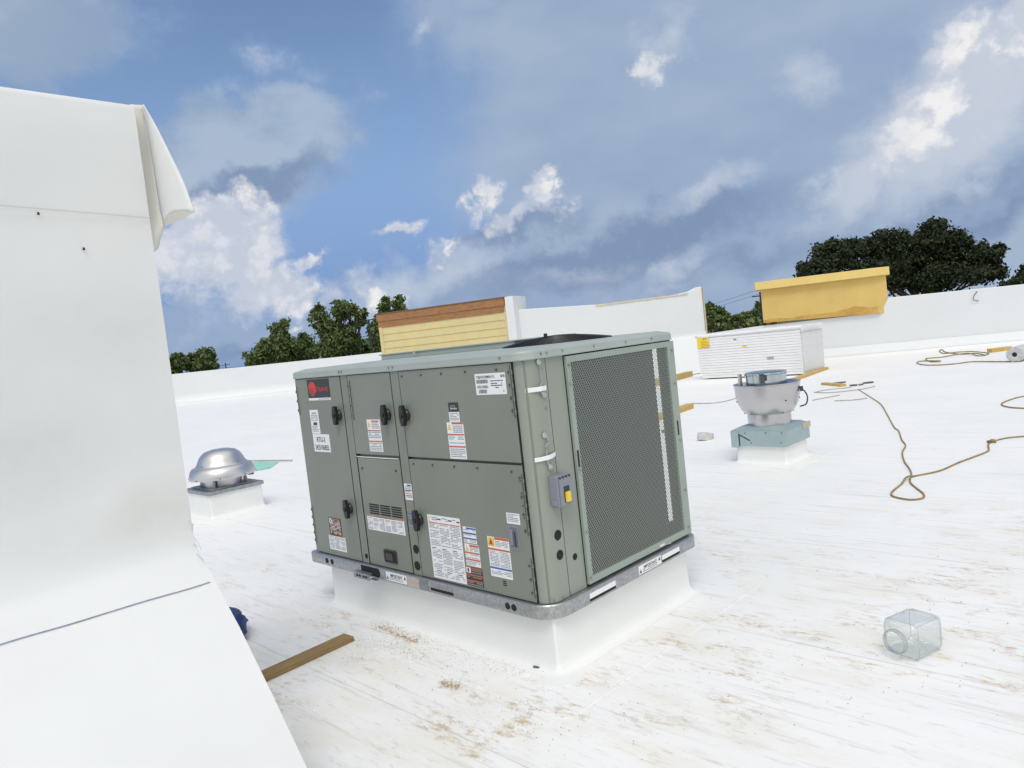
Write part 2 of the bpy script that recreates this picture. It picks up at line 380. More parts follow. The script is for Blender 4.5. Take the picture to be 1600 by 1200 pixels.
def text_geo(body, size, width=None):
    cu = bpy.data.curves.new('txt', 'FONT'); cu.body = body; cu.size = size; cu.align_x = 'LEFT'; cu.offset = size * .012
    o = bpy.data.objects.new('txt', cu); COL.objects.link(o)
    dg = bpy.context.evaluated_depsgraph_get(); me = bpy.data.meshes.new_from_object(o.evaluated_get(dg))
    vs = [tuple(v.co) for v in me.vertices]; fs = [tuple(p.vertices) for p in me.polygons]
    COL.objects.unlink(o); bpy.data.objects.remove(o); bpy.data.curves.remove(cu); bpy.data.meshes.remove(me)
    if vs and width:
        w = max(v[0] for v in vs) - min(v[0] for v in vs); k = width / w
        vs = [(v[0] * k, v[1], 0) for v in vs]
    return vs, fs

# ------------------------------------------------------------------ roof, ground
_cornerW = EYE + V((.0567, 2.8628, -1.0885)) * 1.26       # near lower corner of the cabinet
UL, UW, UH = 2.25, 1.37, 1.26
UO = _cornerW - AX * UL                                    # left front lower corner
LAP0 = -(_cornerW.dot(AY) + .955)
WA = V((7.4, 25.0, 0)); WD = V((.943, -.333, 0)).normalized(); WN = V((-.333, -.943, 0)).normalized()
far_r = WA + WD * 26
mb = MB()
poly = [(-60, -14), (34, -14), (far_r.x + .3, far_r.y + .1), (WA.x + .2, WA.y + .2), (6.6, 47), (-60, 51)]
mb.prism(poly, -6.0, 0)
ROOFM = roof_material()
roof = struct(mb.build('roof', ROOFM))
g = MB(); g.add([(-1500, -1500, 0), (1500, -1500, 0), (1500, 1500, 0), (-1500, 1500, 0)], [(0, 1, 2, 3)])
struct(g.build('ground', grassm, loc=(0, 0, -6.0)))

# ------------------------------------------------------------------ rooftop unit
ZB = .075
unit = empty('rooftop_unit', (UO.x, UO.y, UO.z - ZB), -YAW)
tag(unit, 'large grey green packaged rooftop air conditioner with warning labels on a white curb', 'air conditioner')
def U(mb_, name, mats, parent=None, **k):
    return mb_.build(name, mats, parent or unit, loc=(0, 0, ZB) if parent is None else None, **k)
# base rail ring with rounded corners
def rrect(x0, x1, y0, y1, r, seg=7, radii=None):
    out = []
    rr = radii or (r, r, r, r)
    for (cx, cy, a0, q) in ((x1 - rr[0], y0 + rr[0], -90, rr[0]), (x1 - rr[1], y1 - rr[1], 0, rr[1]), (x0 + rr[2], y1 - rr[2], 90, rr[2]), (x0 + rr[3], y0 + rr[3], 180, rr[3])):
        for k in range(seg + 1):
            a = math.radians(a0 + 90 * k / seg); out.append((cx + q * math.cos(a), cy + q * math.sin(a)))
    return out
rail_o = rrect(-.055, UL + .035, -.035, UW + .035, .1, radii=(.15, .07, .03, .03))
rail_i = rrect(-.02, UL - .0, 0.0, UW, .1, radii=(.12, .05, .02, .02))
mb = MB()
n = len(rail_o)
def sweep_ring(mb, outer, inner, prof):
    """prof: list of (t, z), t=0 at the outer line, 1 at the inner line"""
    n = len(outer); k = len(prof); vs = []; fs = []
    for (o, i) in zip(outer, inner):
        for t, z in prof: vs.append((o[0] + (i[0] - o[0]) * t, o[1] + (i[1] - o[1]) * t, z))
    for a in range(n):
        b = (a + 1) % n
        for c in range(k):
            d = (c + 1) % k; fs.append((a * k + c, b * k + c, b * k + d, a * k + d))
    mb.add(vs, fs)
sweep_ring(mb, rail_o, rail_i, [(0, -.071), (0, -.006), (.12, 0.0), (1.2, 0.0), (1.2, -.075), (.1, -.075)])
rail = U(mb, 'base_rail', galv, smooth=35)
def rail_part(name, mats, fn):
    m_ = MB(); fn(m_); return m_.build(name, mats, rail)
yf = -.035
for x in (.172, .239, 1.969, 2.016):
    m_ = MB(); m_.cyl((x, yf + .004, -.037), (x, yf - .0015, -.037), .019, 18); m_.build('lifting_hole', dark, rail, smooth=40)
m_ = MB(); m_.box(.60, .80, yf - .002, yf + .02, -.062, -.006); m_.cyl((.78, yf - .004, -.036), (.78, yf + .012, -.036), .03, 16); m_.build('fork_pocket', dark, rail)
m_ = MB(); m_.box(.555, .735, yf - .035, yf - .031, -.085, -.045); m_.box(.555, .735, yf - .031, yf - .003, -.049, -.045)
m_.box(.735, .80, yf - .03, yf - .003, -.078, -.072); m_.build('bent_bracket', galv, rail)
pieces('bracket_slot', dark, rail, [lambda q, x=x: q.box(x, x + .022, yf - .0365, yf - .0352, -.072, -.060) for x in (.585, .615, .66, .69)])
m_ = MB(); m_.box(1.325, 1.527, yf - .002, yf + .02, -.058, -.040, 1); m_.box(1.325, 1.527, yf - .002, yf + .02, -.040, -.012, 0); m_.build('fork_slot', [galv, dark], rail)
xs = UL + .035
for y0, y1 in ((.27, .50), (.975, 1.17)):
    m_ = MB(); m_.box(xs - .02, xs + .002, y0, y1, -.062, -.047, 1); m_.box(xs - .02, xs + .002, y0, y1, -.047, -.020, 0); m_.build('fork_slot', [tapem, dark], rail)
m_ = MB(); m_.box(1.10, 1.22, yf - .003, yf, -.068, -.008, 0); m_.box(1.22, 1.30, yf - .004, yf, -.068, -.004, 1); m_.build('splice_plate', [mat('tan_patch', (.52, .46, .42, 1), .6, .2, .2, 60), galv_d], rail)
# cabinet body: solid left block, open condenser bay to the right
mb = MB(); mb.box(.004, 1.75, .014, 1.36, 0.002, 1.256); mb.box(1.75, UL - .02, .03, 1.36, .002, .03)
mb.box(1.75, 1.95, 1.33, 1.36, .03, 1.256); mb.box(UL - .018, UL - .004, 1.212, 1.358, .002, 1.256); mb.box(UL - .07, UL - .018, 1.345, 1.358, .03, 1.256)
mb.box(UL - .018, UL - .004, 1.13, 1.212, .03, .135)
mb.box(1.75, UL - .02, .018, .03, .002, 1.256); mb.box(UL - .018, UL - .003, 1.13, 1.2115, 1.222, 1.256)
U(mb, 'cabinet', paint, bevel=.003)
def col_(x0, x1): m_ = MB(); m_.box(x0, x1, -.009, .016, .003, 1.256); return U(m_, 'mullion', paint, bevel=.002)
mul1 = col_(.590, .670); mul2 = col_(1.141, 1.2235)
for x0, x1 in ((.5845, .5895), (.6675, .6735), (1.1365, 1.1405), (1.2215, 1.227), (2.1665, 2.1715)):
    m_ = MB(); m_.box(x0, x1, -.0095, .012, .004, 1.255); U(m_, 'panel_seam', dark)
for x0, x1 in ((.01, .58), (.678, 1.132), (1.23, 2.164)):
    m_ = MB(); m_.box(x0, x1, -.011, .013, 1.2525, 1.2555); U(m_, 'panel_seam', dark)
m_ = MB(); m_.box(UL - .0035, UL - .0025, 1.207, 1.30, .03, 1.25); m_.box(UL - .0035, UL - .0025, 1.125, 1.207, .03, .133); U(m_, 'bay_shade_sheet', dark)  # added black sheets, painted shade behind the guard holes
# rounded corner post
pts = []
for k in range(9):
    a = math.radians(-90 + 90 * k / 8); pts.append((UL - .078 + .078 * math.cos(a), .078 + .078 * math.sin(a)))
pts += [(UL, .296), (UL - .02, .296), (UL - .02, .085), (UL - .05, .03), (2.172, .022)]
mb = MB(); mb.prism(pts, .003, 1.256)
post = U(mb, 'corner_post', mat('grey_green_post', (.275, .305, .262, 1), .40, 0, .05, 2, .015, 150, rvar=.05, stretch=(1, 1, .3)), smooth=30)
mb = MB(); mb.box(UL, UL + .0012, .1545, .1565, .003, 1.256); U(mb, 'post_seam', dark)
mb = MB(); mb.box(UL - .03, UL + .0006, .2965, .299, .003, 1.256); U(mb, 'seam', dark)
# access panels
PANELS = {}
def panel(key, x0, x1, z0, z1, proud=.012):
    m_ = MB(); m_.box(x0, x1, -proud, .013, z0, z1); PANELS[key] = U(m_, 'access_panel', paint, bevel=.003); return PANELS[key]
panel('a', .006, .584, .006, 1.252); panel('b', .674, 1.136, .738, 1.252)
panel('c', .678, 1.130, .006, .712, .010); panel('d', 1.2275, 2.166, .738, 1.252); panel('e', 1.2275, 2.166, .006, .724)
mb = MB(); mb.box(.674, 1.12, -.011, -.001, .716, .722); U(mb, 'drip_strip', mat('pale_strip', (.62, .66, .63, 1), .4))
def screws(keys, pts_, side=False, m_=None):
    for p in pts_:
        a = MB()
        if side: a.cyl((UL + .0, p[0], p[1]), (UL + .005, p[0], p[1]), .0075, 8)
        else: a.cyl((p[0], -.012, p[1]), (p[0], -.0165, p[1]), .0065, 8)
        a.build('screw', m_ or galv_d, PANELS[keys] if keys in PANELS else unit, loc=None if keys in PANELS else (0, 0, ZB))
screws('d', [(1.26, 1.222), (1.44, 1.222), (1.62, 1.222), (1.82, 1.222), (2.06, 1.222), (2.146, 1.205), (2.146, 1.14), (2.146, 1.075), (2.146, 1.01)], m_=screwm)
screws('e', [(1.27, .697), (1.45, .697), (1.64, .697), (1.83, .697), (2.09, .690), (2.142, .66), (2.142, .56), (2.142, .47), (2.142, .38), (2.142, .20), (2.142, .125), (2.142, .055)], m_=screwm)
screws('c', [(.72, .645), (1.085, .645)], m_=screwm)
def hinge(key, x, z0, z1, off=0.):
    m_ = MB(); m_.cyl((x, -.0145, z0), (x, -.0145, z1), .0025, 8, 0)
    k = int((z1 - z0) / .055)
    for i in range(k):
        z = z0 + (i + .3) * (z1 - z0) / k; m_.box(x - .018, x + .012, -.0145, -.0125, z, z + .022, 1)
        m_.cyl((x - .012, -.0145, z + .01), (x - .012, -.0185, z + .01), .0045, 6, 0)
    m_.build('hinge', [screwm, paint], PANELS[key])
hinge('a', .022, 1.00, 1.20); hinge('a', .022, .06, .34); hinge('b', .700, .96, 1.22); hinge('d', 2.160, .97, 1.24); hinge('e', 2.160, .36, .68); hinge('e', 2.160, .03, .24)
def latch(key, x, z, tilt=0.):
    m_ = MB(); T = Matrix.Translation((x, -.012, z)) @ Matrix.Rotation(math.radians(90), 4, 'X')
    m_.lathe([(1e-5, 0), (.036, 0), (.034, .014), (.026, .022), (1e-5, .022)], 24, 0, T)
    T2 = Matrix.Translation((x, -.03, z)) @ Matrix.Rotation(tilt, 4, 'Y')
    pr = [(-.013, -.062), (.013, -.062), (.020, -.030), (.024, 0), (.020, .030), (.013, .062), (-.013, .062), (-.020, .030), (-.024, 0), (-.020, -.030)]
    m_.prism([(a, b) for a, b in pr], 0, .026, 0, T2 @ Matrix.Rotation(math.radians(90), 4, 'X'))
    m_.cyl((x, -.05, z), (x, -.064, z), .014, 12)
    m_.build('latch_handle', black, PANELS[key], bevel=.003, smooth=45)
latch('a', .530, .995, .05); latch('a', .520, .363, -.06); latch('b', 1.075, .996, .04); latch('d', 1.262, .991, 0); latch('e', 1.268, .359, -.03)

# ---- labels: paper slabs with printed strips
def lab(parent, name, q, rows=(), side=False, y0=-.012, paper_i=0, extra=None, tilt=0.):
    """q = (u0,u1,z0,z1) on the front face (or on the right-hand face); rows of (kind, z fraction top, z fraction bottom, ...)"""
    u0, u1, z0, z1 = q; m_ = MB(); W = u1 - u0; H = z1 - z0
    if side: P = lambda u, z, h: (UL + y0 + h, u, z)
    else: P = lambda u, z, h: (u, y0 - h, z)
    def quad(a, b, c, d, h, mi): m_.add([P(a, c, h), P(b, c, h), P(b, d, h), P(a, d, h)], [(0, 1, 2, 3)], mi)
    m_.add([P(u0, z0, 0), P(u1, z0, 0), P(u1, z1, 0), P(u0, z1, 0), P(u0, z0, .0015), P(u1, z0, .0015), P(u1, z1, .0015), P(u0, z1, .0015)],
           [(4, 5, 6, 7), (0, 1, 5, 4), (1, 2, 6, 5), (2, 3, 7, 6), (3, 0, 4, 7)], paper_i)
    rnd = random.Random(int(u0 * 1000 + z0 * 77))
    for r in rows:
        k = r[0]; ta, tb = z1 - r[1] * H, z1 - r[2] * H
        a, b = (u0 + r[3] * W, u0 + r[4] * W) if len(r) > 4 else (u0 + .05 * W, u1 - .05 * W)
        if k == 'fine':                        # broken lines of small print
            step = r[5] if len(r) > 5 else .0085; z = ta; mi = r[6] if len(r) > 6 else 2
            while z - step * .5 > tb:
                u = a
                while u < b - .004:
                    w = rnd.uniform(.010, .030); e = min(u + w, b)
                    if rnd.random() < .86: quad(u, e, z - step * .45, z, .0021, mi)
                    u = e + .0025
                if rnd.random() < .12: z -= step
                z -= step
        elif k == 'text':
            vs, fs = text_geo(r[5], (ta - tb) * 1.25, (b - a)); m_.add([P(a + v[0], tb + v[1], .0026) for v in vs], fs, r[6] if len(r) > 6 else 1)
        elif k == 'bars':
            u = a
            while u < b: w = rnd.uniform(.0015, .004); quad(u, u + w, tb, ta, .0022, 1); u += w + rnd.uniform(.0012, .003)
        elif k == 'tri':
            m_.add([P(a, tb, .0026), P(b, tb, .0026), P((a + b) / 2, ta, .0026)], [(0, 1, 2)], r[5])
        elif k == 'disc':
            cx, cz = (a + b) / 2, (ta + tb) / 2
            m_.add([P(cx + (b - a) / 2 * math.cos(i * math.pi / 12), cz + (ta - tb) / 2 * math.sin(i * math.pi / 12), .0024) for i in range(24)], [tuple(range(24))], r[5])
        else:
            quad(a, b, tb, ta, .0022 if len(r) < 6 else r[5], k)
    o = m_.build(name, [paper, ink, inkg, orange, blue, yellow, brown, red, lblk], parent)
    if parent is unit: o.location.z = ZB
    return o
A, B_, C_, D_, E_ = (PANELS[k] for k in 'abcde')
lg = lab(A, 'brand_plate', (.170, .452, 1.116, 1.243), [('disc', .12, .90, .05, .40, 7), ('text', .40, .66, .43, .93, 'TRANE', 7)] +
         [(8, .50 + .07 * i, .525 + .07 * i, .05, .24 + .03 * i, .0028) for i in range(5)], paper_i=8)
lab(A, 'brand_strip', (.170, .452, 1.098, 1.114), [(2, .35, .65, .45, .95)])
lab(A, 'shipping_label', (.157, .267, .865, 1.032), [('text', .10, .17, .25, .75, '50', 1), (1, .52, .64, .3, .75), ('fine', .22, .48, .1, .9, .011), ('fine', .68, .97, .1, .9, .011)])
lab(A, 'unit_number_label', (.160, .372, .738, .862), [('text', .12, .44, .22, .72, 'RTU-3', 1), ('text', .56, .88, .08, .94, '2425106B5L', 1)])
lab(A, 'warning_label', (.226, .379, .150, .275), [(0, .04, .30, .06, .26), (1, .09, .26, .13, .2, .0028), (3, .04, .12, .3, .95), ('fine', .16, .95, .08, .95, .010, 0), (3, .42, .47), (3, .7, .75)], paper_i=6)
lab(A, 'notice_label', (.201, .412, .045, .150), [(3, .0, .05, 0, 1)] + [('fine', .12, .95, .04 + i * .32, .32 + i * .32, .0085) for i in range(3)])
lab(B_, 'warning_label', (.840, .982, .760, .964), [(3, .03, .07, .35, .9), ('tri', .06, .24, .04, .26, 5), ('fine', .09, .30, .35, .95, .011), (3, .33, .365, 0, 1), ('fine', .39, .64, .06, .95, .011), (3, .66, .70, 0, 1), ('fine', .73, .97, .06, .95, .0105)])
lab(mul2, 'warning_label', (1.149, 1.2215, .470, .570), [(1, .05, .14, .4, .9), ('fine', .17, .34, .1, .9, .011), (1, .38, .44), ('fine', .48, .68, .1, .9, .011), (3, .70, .76), ('fine', .8, .96, .1, .9, .011)], y0=-.009)
lab(mul2, 'mesh_vent', (1.149, 1.2215, .305, .393), [('fine', .03, .98, .03, .97, .008, 1)], y0=-.009, paper_i=2)
lab(C_, 'notice_label', (.708, 1.104, .240, .336), [(3, 0, .07, 0, 1), (1, .02, .06, .25, .75, .0027)] + [('fine', .16, .95, .015 + i * .163, .150 + i * .163, .0078) for i in range(6)], y0=-.010)
m_ = MB()
for r in range(5):
    for c in range(3):
        x = .748 + c * .120; z = .414 - r * .0145
        m_.box(x, x + .105, -.0115, -.0095, z - .008, z)
m_.build('louvre_vent', dark, C_)
m_ = MB(); T = Matrix.Translation((0, -.0105, 0)) @ Matrix.Rotation(math.radians(90), 4, 'X')
m_.prism(rrect(.852, .986, .043, .127, .012, 4), 0, .006, 0, T); m_.prism(rrect(.862, .978, .052, .119, .008, 4), .006, .0068, 1, T)
m_.box(.872, .945, -.0185, -.0175, .060, .105, 2)
m_.build('exhaust_opening', [lblk, dark, mat('inner_flue', (.07, .055, .055, 1), .6)], C_, smooth=35)
for par, x, z, r in ((mul1, .640, .050, .017), (mul2, 1.190, .166, .027), (mul2, 1.184, .062, .028)):
    m_ = MB(); m_.cyl((x, -.005, z), (x, -.011, z), r, 24); m_.build('knockout_hole', dark, par, smooth=40)
lab(D_, 'rating_plate', (1.892, 2.120, 1.094, 1.206), [('text', .08, .22, .05, .66, 'TSJ072A3S0M0A1YL', 1), ('text', .07, .21, .85, .99, 'BAR', 1), ('bars', .28, .46, .05, .42), ('text', .54, .68, .05, .43, '2425106B5L', 1), ('bars', .75, .93, .10, .35),
    ('fine', .34, .42, .50, .92, .01, 1), ('fine', .46, .62, .52, .88, .011, 1), ('fine', .66, .74, .52, .76, .01, 1), (2, .80, .90, .90, .93)])
lab(D_, 'control_label', (1.650, 1.733, 1.006, 1.058), [('text', .30, .40, .25, .7, 'Powered by', 0), ('text', .48, .72, .18, .85, 'Symbio', 0)], paper_i=8)
lab(D_, 'notice_label', (1.648, 1.733, .948, 1.005), [('fine', .1, .95, .1, .95, .009)])
lab(D_, 'warning_label', (1.618, 1.756, .742, .947), [(3, 0, .05, .32, 1), ('tri', .04, .20, .04, .28, 5), ('fine', .09, .30, .36, .95, .011), (3, .315, .355, 0, 1), ('fine', .39, .62, .06, .95, .011), (3, .645, .685, 0, 1), ('fine', .72, .97, .06, .95, .0105)])
rows = [('fine', .03, .09, .14, .30, .012), (1, .045, .065, .30, .42), ('fine', .03, .09, .46, .62, .012), (1, .045, .065, .64, .76), ('fine', .03, .09, .78, .88, .012), (1, .05, .07, .90, .99), ('tri', .02, .055, .02, .09, 5), ('tri', .07, .10, .02, .09, 5)]
for c, t in enumerate((3, 5, 3)):
    rows += [(3, .112, .127, .04 + .32 * c, .34 + .32 * c), ('fine', .14, .50, .04 + .32 * c, .33 + .32 * c, .0095), ('fine', .54, .855, .04 + .32 * c, .33 + .32 * c, .0095), ('fine', .90, .98, .04 + .32 * c, .33 + .32 * c, .0095)]
    rows += [(1, .513, .525, .05 + .32 * c, .18 + .32 * c), (1, .872, .884, .12 + .32 * c, .27 + .32 * c)]
lab(E_, 'instruction_label', (1.343, 1.632, .018, .398), rows)
lab(E_, 'notice_label', (1.652, 1.757, .266, .357), [(4, .03, .13, .25, 1), ('fine', .16, .30), (4, .34, .44, 0, 1), ('fine', .48, .62), (4, .67, .76, 0, 1), ('fine', .8, .97)])
lab(E_, 'warning_label', (1.650, 1.768, .134, .260), [(3, .02, .11, .35, 1), ('tri', .04, .32, .04, .28, 5), ('fine', .14, .33, .36, .95), (3, .36, .43, 0, 1), ('fine', .47, .64), (3, .67, .74, 0, 1), ('fine', .78, .97)])
lab(E_, 'warning_label', (1.640, 1.774, .020, .127), [(0, .02, .32, .02, .30), (1, .06, .28, .10, .2, .0028), (3, .02, .10, .34, 1), ('fine', .14, .34, .36, .95, .012, 2), (3, .38, .45, 0, 1), ('fine', .5, .66, .05, .95, .012, 2), (3, .70, .77, 0, 1), ('fine', .8, .97, .05, .95, .012, 2)], paper_i=6)
lab(E_, 'warning_label', (1.845, 2.010, .103, .324), [(3, .0, .06, .34, 1), (5, .02, .24, .02, .32), ('tri', .04, .20, .05, .29, 3), (1, .08, .18, .15, .19, .0030), ('fine', .09, .26, .36, .96), (3, .285, .33, 0, 1), ('fine', .36, .73, .05, .47), ('fine', .36, .73, .52, .96), (4, .755, .80, 0, 1), ('fine', .84, .97, .05, .96)])
lab(E_, 'notice_label', (2.014, 2.110, .411, .469), [('fine', .1, .92, .08, .92, .009)])
m_ = MB(); m_.box(2.018, 2.094, -.0155, -.012, .277, .402, 0); m_.box(2.026, 2.086, -.0165, -.0155, .286, .394, 1)
m_.box(2.036, 2.052, -.024, -.0165, .30, .385, 0); m_.box(2.062, 2.070, -.022, -.0165, .292, .372, 2)
m_.build('service_disconnect', [discm, mat('disc_dark', (.15, .17, .19, 1), .5), ink], E_, bevel=.0015)
m_ = MB()
for z in (.083, .072, .061): m_.box(1.930, 1.957, -.0128, -.0118, z, z + .006)
m_.build('vent_slot', dark, E_)
# corner post fittings (on the rounded post's side face)
def side_box(m_, y0, y1, z0, z1, h0, h1, mi=0): m_.box(UL + h0, UL + h1, y0, y1, z0, z1, mi)
def hook(pts_, eye):
    m_ = MB(); m_.tube(smoothpath([(UL + .012, y, z) for y, z in pts_], 5), .0032, 6)
    for y, z in eye:
        T = Matrix.Translation((UL + .001, y, z)) @ Matrix.Rotation(math.radians(90), 4, 'Y')
        m_.lathe([(.007, 0), (.016, 0), (.016, .010), (.007, .012), (.007, 0)], 16, 0, T); m_.lathe([(1e-5, .018), (.007, .016), (.007, 0)], 10, 0, T)
    U(m_, 'wire_hook', zinc, smooth=45)
hook([(.098, 1.238), (.100, 1.20), (.102, 1.155), (.104, 1.132), (.086, 1.118), (.088, 1.09), (.108, 1.062), (.118, 1.078)], [(.098, 1.240), (.112, 1.072)])
hook([(.082, .868), (.098, .850), (.100, .825), (.082, .812), (.080, .76), (.086, .71), (.100, .695), (.104, .715)], [(.082, .868), (.100, .700)])
m_ = MB(); m_.box(UL - .052, UL + .019, -.004, .0, 1.092, 1.114)
pth = [(UL - .07, .004), (UL - .03, .018), (UL + .0, .045), (UL + .018, .09), (UL + .014, .128)]
m_ = MB(); P_ = [[(x, y, z) for x, y in pth] for z in (1.092, 1.116)]; m_.grid(P_); U(m_, 'strap_tape', tapem, solid=.002)
m_ = MB(); P_ = [[(UL + h, y, z + dz) for y, h, dz in ((.018, -.018, 0), (.05, .004, .001), (.09, .018, .003), (.125, .016, .006), (.155, .004, .008))] for z in (.738, .760)]; m_.grid(P_); U(m_, 'strap_tape', tapem, solid=.002)
m_ = MB(); Tm = Matrix.Identity(4)
m_.box(UL, UL + .055, .085, .196, .492, .650, 0); m_.box(UL + .055, UL + .062, .098, .198, .497, .640, 0)
m_.box(UL + .010, UL + .05, .080, .085, .500, .530, 0)
sw_ = U(m_, 'disconnect_switch', discm, bevel=.005)
m_ = MB(); m_.box(UL + .062, UL + .064, .124, .168, .512, .595, 1); m_.box(UL + .064, UL + .076, .129, .163, .515, .566, 0); m_.build('switch_toggle', [discy, lblk], sw_, bevel=.002)
m_ = MB()
for y in (.10, .125, .15, .175): m_.box(UL + .055, UL + .0635, y, y + .010, .636, .6475, 0)
m_.build('vent_notch', ink, sw_)
for y, z, r in ((.110, .340, .027), (.110, .236, .026), (.226, .192, .018)):
    m_ = MB(); m_.cyl((UL - .004, y, z), (UL + .0015, y, z), r, 26); U(m_, 'knockout_hole', dark, smooth=40)
screws('p', [(.118, 1.21), (.126, 1.0), (.03, .02), (.10, .018), (.16, .018)], side=True, m_=galv_d)
# perforated coil guard
GX = UL + .002
mb = MB(); y0, y1, z0, z1 = .302, 1.358, .018, 1.248; iy0, iy1, iz0, iz1 = .336, 1.282, .056, 1.214
for (a, b, c, d) in ((y0, iy0, z0, z1), (iy1, y1, z0, z1), (iy0, iy1, z0, iz0), (iy0, iy1, iz1, z1)): mb.box(GX, GX + .016, a, b, c, d)
guard = U(mb, 'coil_guard', mat('guard_paint', (.30, .355, .31, 1), .45, 0, .06, 4), bevel=.0)
pr_, pz = .0152, .0128
cols = int((iy1 - iy0) / pr_); rws = int((iz1 - iz0) / pz)
vs = []; fs = []; hr = .0063
xg = GX + .012
for r in range(rws):
    for c in range(cols + (0 if r % 2 == 0 else -1)):
        cy = iy0 + (c + .5 + (.5 if r % 2 else 0)) * (iy1 - iy0) / cols; cz = iz0 + (r + .5) * (iz1 - iz0) / rws
        hw, hz = (iy1 - iy0) / cols / 2, (iz1 - iz0) / rws / 2
        k = len(vs)
        for sy, sz in ((-1, -1), (0, -1), (1, -1), (1, 1), (0, 1), (-1, 1)): vs.append((xg, cy + sy * hw, cz + sz * hz))
        for a in (-135, -90, -45, 45, 90, 135): vs.append((xg, cy + hr * math.cos(math.radians(a)), cz + hr * 1.02 * math.sin(math.radians(a))))
        order_o = [0, 1, 2, 3, 4, 5]
        for j in range(6):
            j2 = (j + 1) % 6; fs.append((k + j, k + j2, k + 6 + j2, k + 6 + j))
    if r % 2:
        hw = (iy1 - iy0) / cols / 2; cz = iz0 + (r + .5) * (iz1 - iz0) / rws; hz = (iz1 - iz0) / rws / 2
        for a, b in ((iy0, iy0 + hw), (iy1 - hw, iy1)):
            k = len(vs); vs += [(xg, a, cz - hz), (xg, b, cz - hz), (xg, b, cz + hz), (xg, a, cz + hz)]; fs.append((k, k + 1, k + 2, k + 3))
mb = MB(); mb.add(vs, fs); mb.build('perforated_sheet', paint_p, guard)
for y, z in ((.318, 1.20), (.318, 1.10), (.318, .64), (.318, .30), (.318, .05), (1.33, 1.19), (1.33, .98), (1.33, .62), (1.33, .30), (1.33, .06)):
    m_ = MB(); m_.cyl((GX + .016, y, z), (GX + .021, y, z), .008, 10); m_.build('screw', galv_d, guard)
for y, z0_, z1_ in ((.318, .655, .745), (1.318, .655, .745)):
    m_ = MB(); m_.box(GX + .0155, GX + .0175, y - .007, y + .007, z0_, z1_); m_.build('finger_slot', dark, guard)
m_ = MB(); m_.box(GX + .016, GX + .018, .99, 1.04, .027, .036); m_.build('sticker', tapem, guard)
m_ = MB(); m_.box(UL - .055, UL - .012, .29, 1.158, .03, 1.256); U(m_, 'condenser_coil', coilm)
m_ = MB(); m_.box(1.76, UL - .06, .29, .31, .03, 1.256); m_.box(1.76, 1.80, .29, 1.33, .03, 1.256); U(m_, 'bay_lining', mat('bay_dark', (.03, .032, .032, 1), .8))
m_ = MB(); m_.cyl((UL - .008, 1.180, .70), (UL + .001, 1.180, .70), .012, 10); U(m_, 'copper_stub', mat('copper', (.6, .27, .12, 1), .4, .8))
# base rail sticker on the short side and on the long side
def imp(parent, q, side):
    return lab(parent, 'rail_label', q, [('text', .12, .52, .22, .80, 'IMPORTANT', 1), ('fine', .58, .92, .18, .82, .010), ('tri', .45, .85, .03, .13, 1), ('tri', .10, .5, .87, .97, 1)], side=side, y0=(.036 if side else -.036))
imp(rail, (.725, .960, -.062, -.012), True)
imp(rail, (.880, 1.095, -.064, -.008), False)
# lid
lo_ = rrect(-.012, UL + .016, -.018, UW + .016, .09, 7, radii=(.095, .06, .02, .02))
li_ = rrect(.055, UL - .05, .05, UW - .05, .06, 7, radii=(.05, .04, .01, .01))
mb = MB(); n = len(lo_); prof = [(0, 1.256), (-.03, 1.262), (0, 1.268), (0, 1.293), (.08, 1.302), (1.0, 1.318)]
vs = []; fs = []
for o_, i_ in zip(lo_, li_):
    for t, z in prof: vs.append((o_[0] + (i_[0] - o_[0]) * t, o_[1] + (i_[1] - o_[1]) * t, z))
k = len(prof)
for a in range(n):
    b = (a + 1) % n
    for c in range(k - 1): fs.append((a * k + c, b * k + c, b * k + c + 1, a * k + c + 1))
fs.append(tuple(a * k + k - 1 for a in range(n))); fs.append(tuple(a * k for a in reversed(range(n))))
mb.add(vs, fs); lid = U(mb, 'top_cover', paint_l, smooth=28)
pieces('lid_screw', galv_d, lid, [lambda q, x=x: q.cyl((x, -.018, 1.281), (x, -.023, 1.281), .007, 8) for x in (.60, .63, 1.145, 1.185, 2.10)] +
       [lambda q, y=y: q.cyl((UL + .016, y, 1.281), (UL + .021, y, 1.281), .006, 8) for y in (.11, .155, .28, .55, .85, 1.12)])
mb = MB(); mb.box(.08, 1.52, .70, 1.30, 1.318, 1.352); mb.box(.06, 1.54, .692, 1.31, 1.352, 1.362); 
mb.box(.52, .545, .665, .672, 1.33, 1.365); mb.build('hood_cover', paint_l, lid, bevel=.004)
# condenser fan grille: shallow cone of rings and spokes over a dark fan
grille = MB(); R0 = .33
cx, cy = 1.86, .72
def gp(r, a): return (cx + r * math.cos(a), cy + r * math.sin(a), 1.322 + .040 * (1 - (r / R0) ** 1.6))
for i in range(14):
    r = R0 * (i + 1) / 14
    grille.tube([gp(r, a * 2 * math.pi / 40) for a in range(41)], .0028, 5)
for i in range(16):
    a = i * math.pi / 8; grille.tube([gp(R0 * t / 6 + .001, a) for t in range(7)], .004, 5)
grille.build('fan_grille', black, lid)
m_ = MB(); T = Matrix.Translation((cx, cy, 1.319)); m_.lathe([(1e-5, .034), (.05, .033), (.12, .029), (.24, .015), (.335, .002), (.335, 0), (1e-5, 0)], 36, 0, T); m_.build('fan_shroud', mat('fan_black', (.02, .018, .024, 1), .6), lid, smooth=40)
m_ = MB(); m_.cyl((cx + .02, cy - .12, 1.35), (cx + .02, cy - .12, 1.380), .011, 8); m_.build('cable_gland', black, lid)

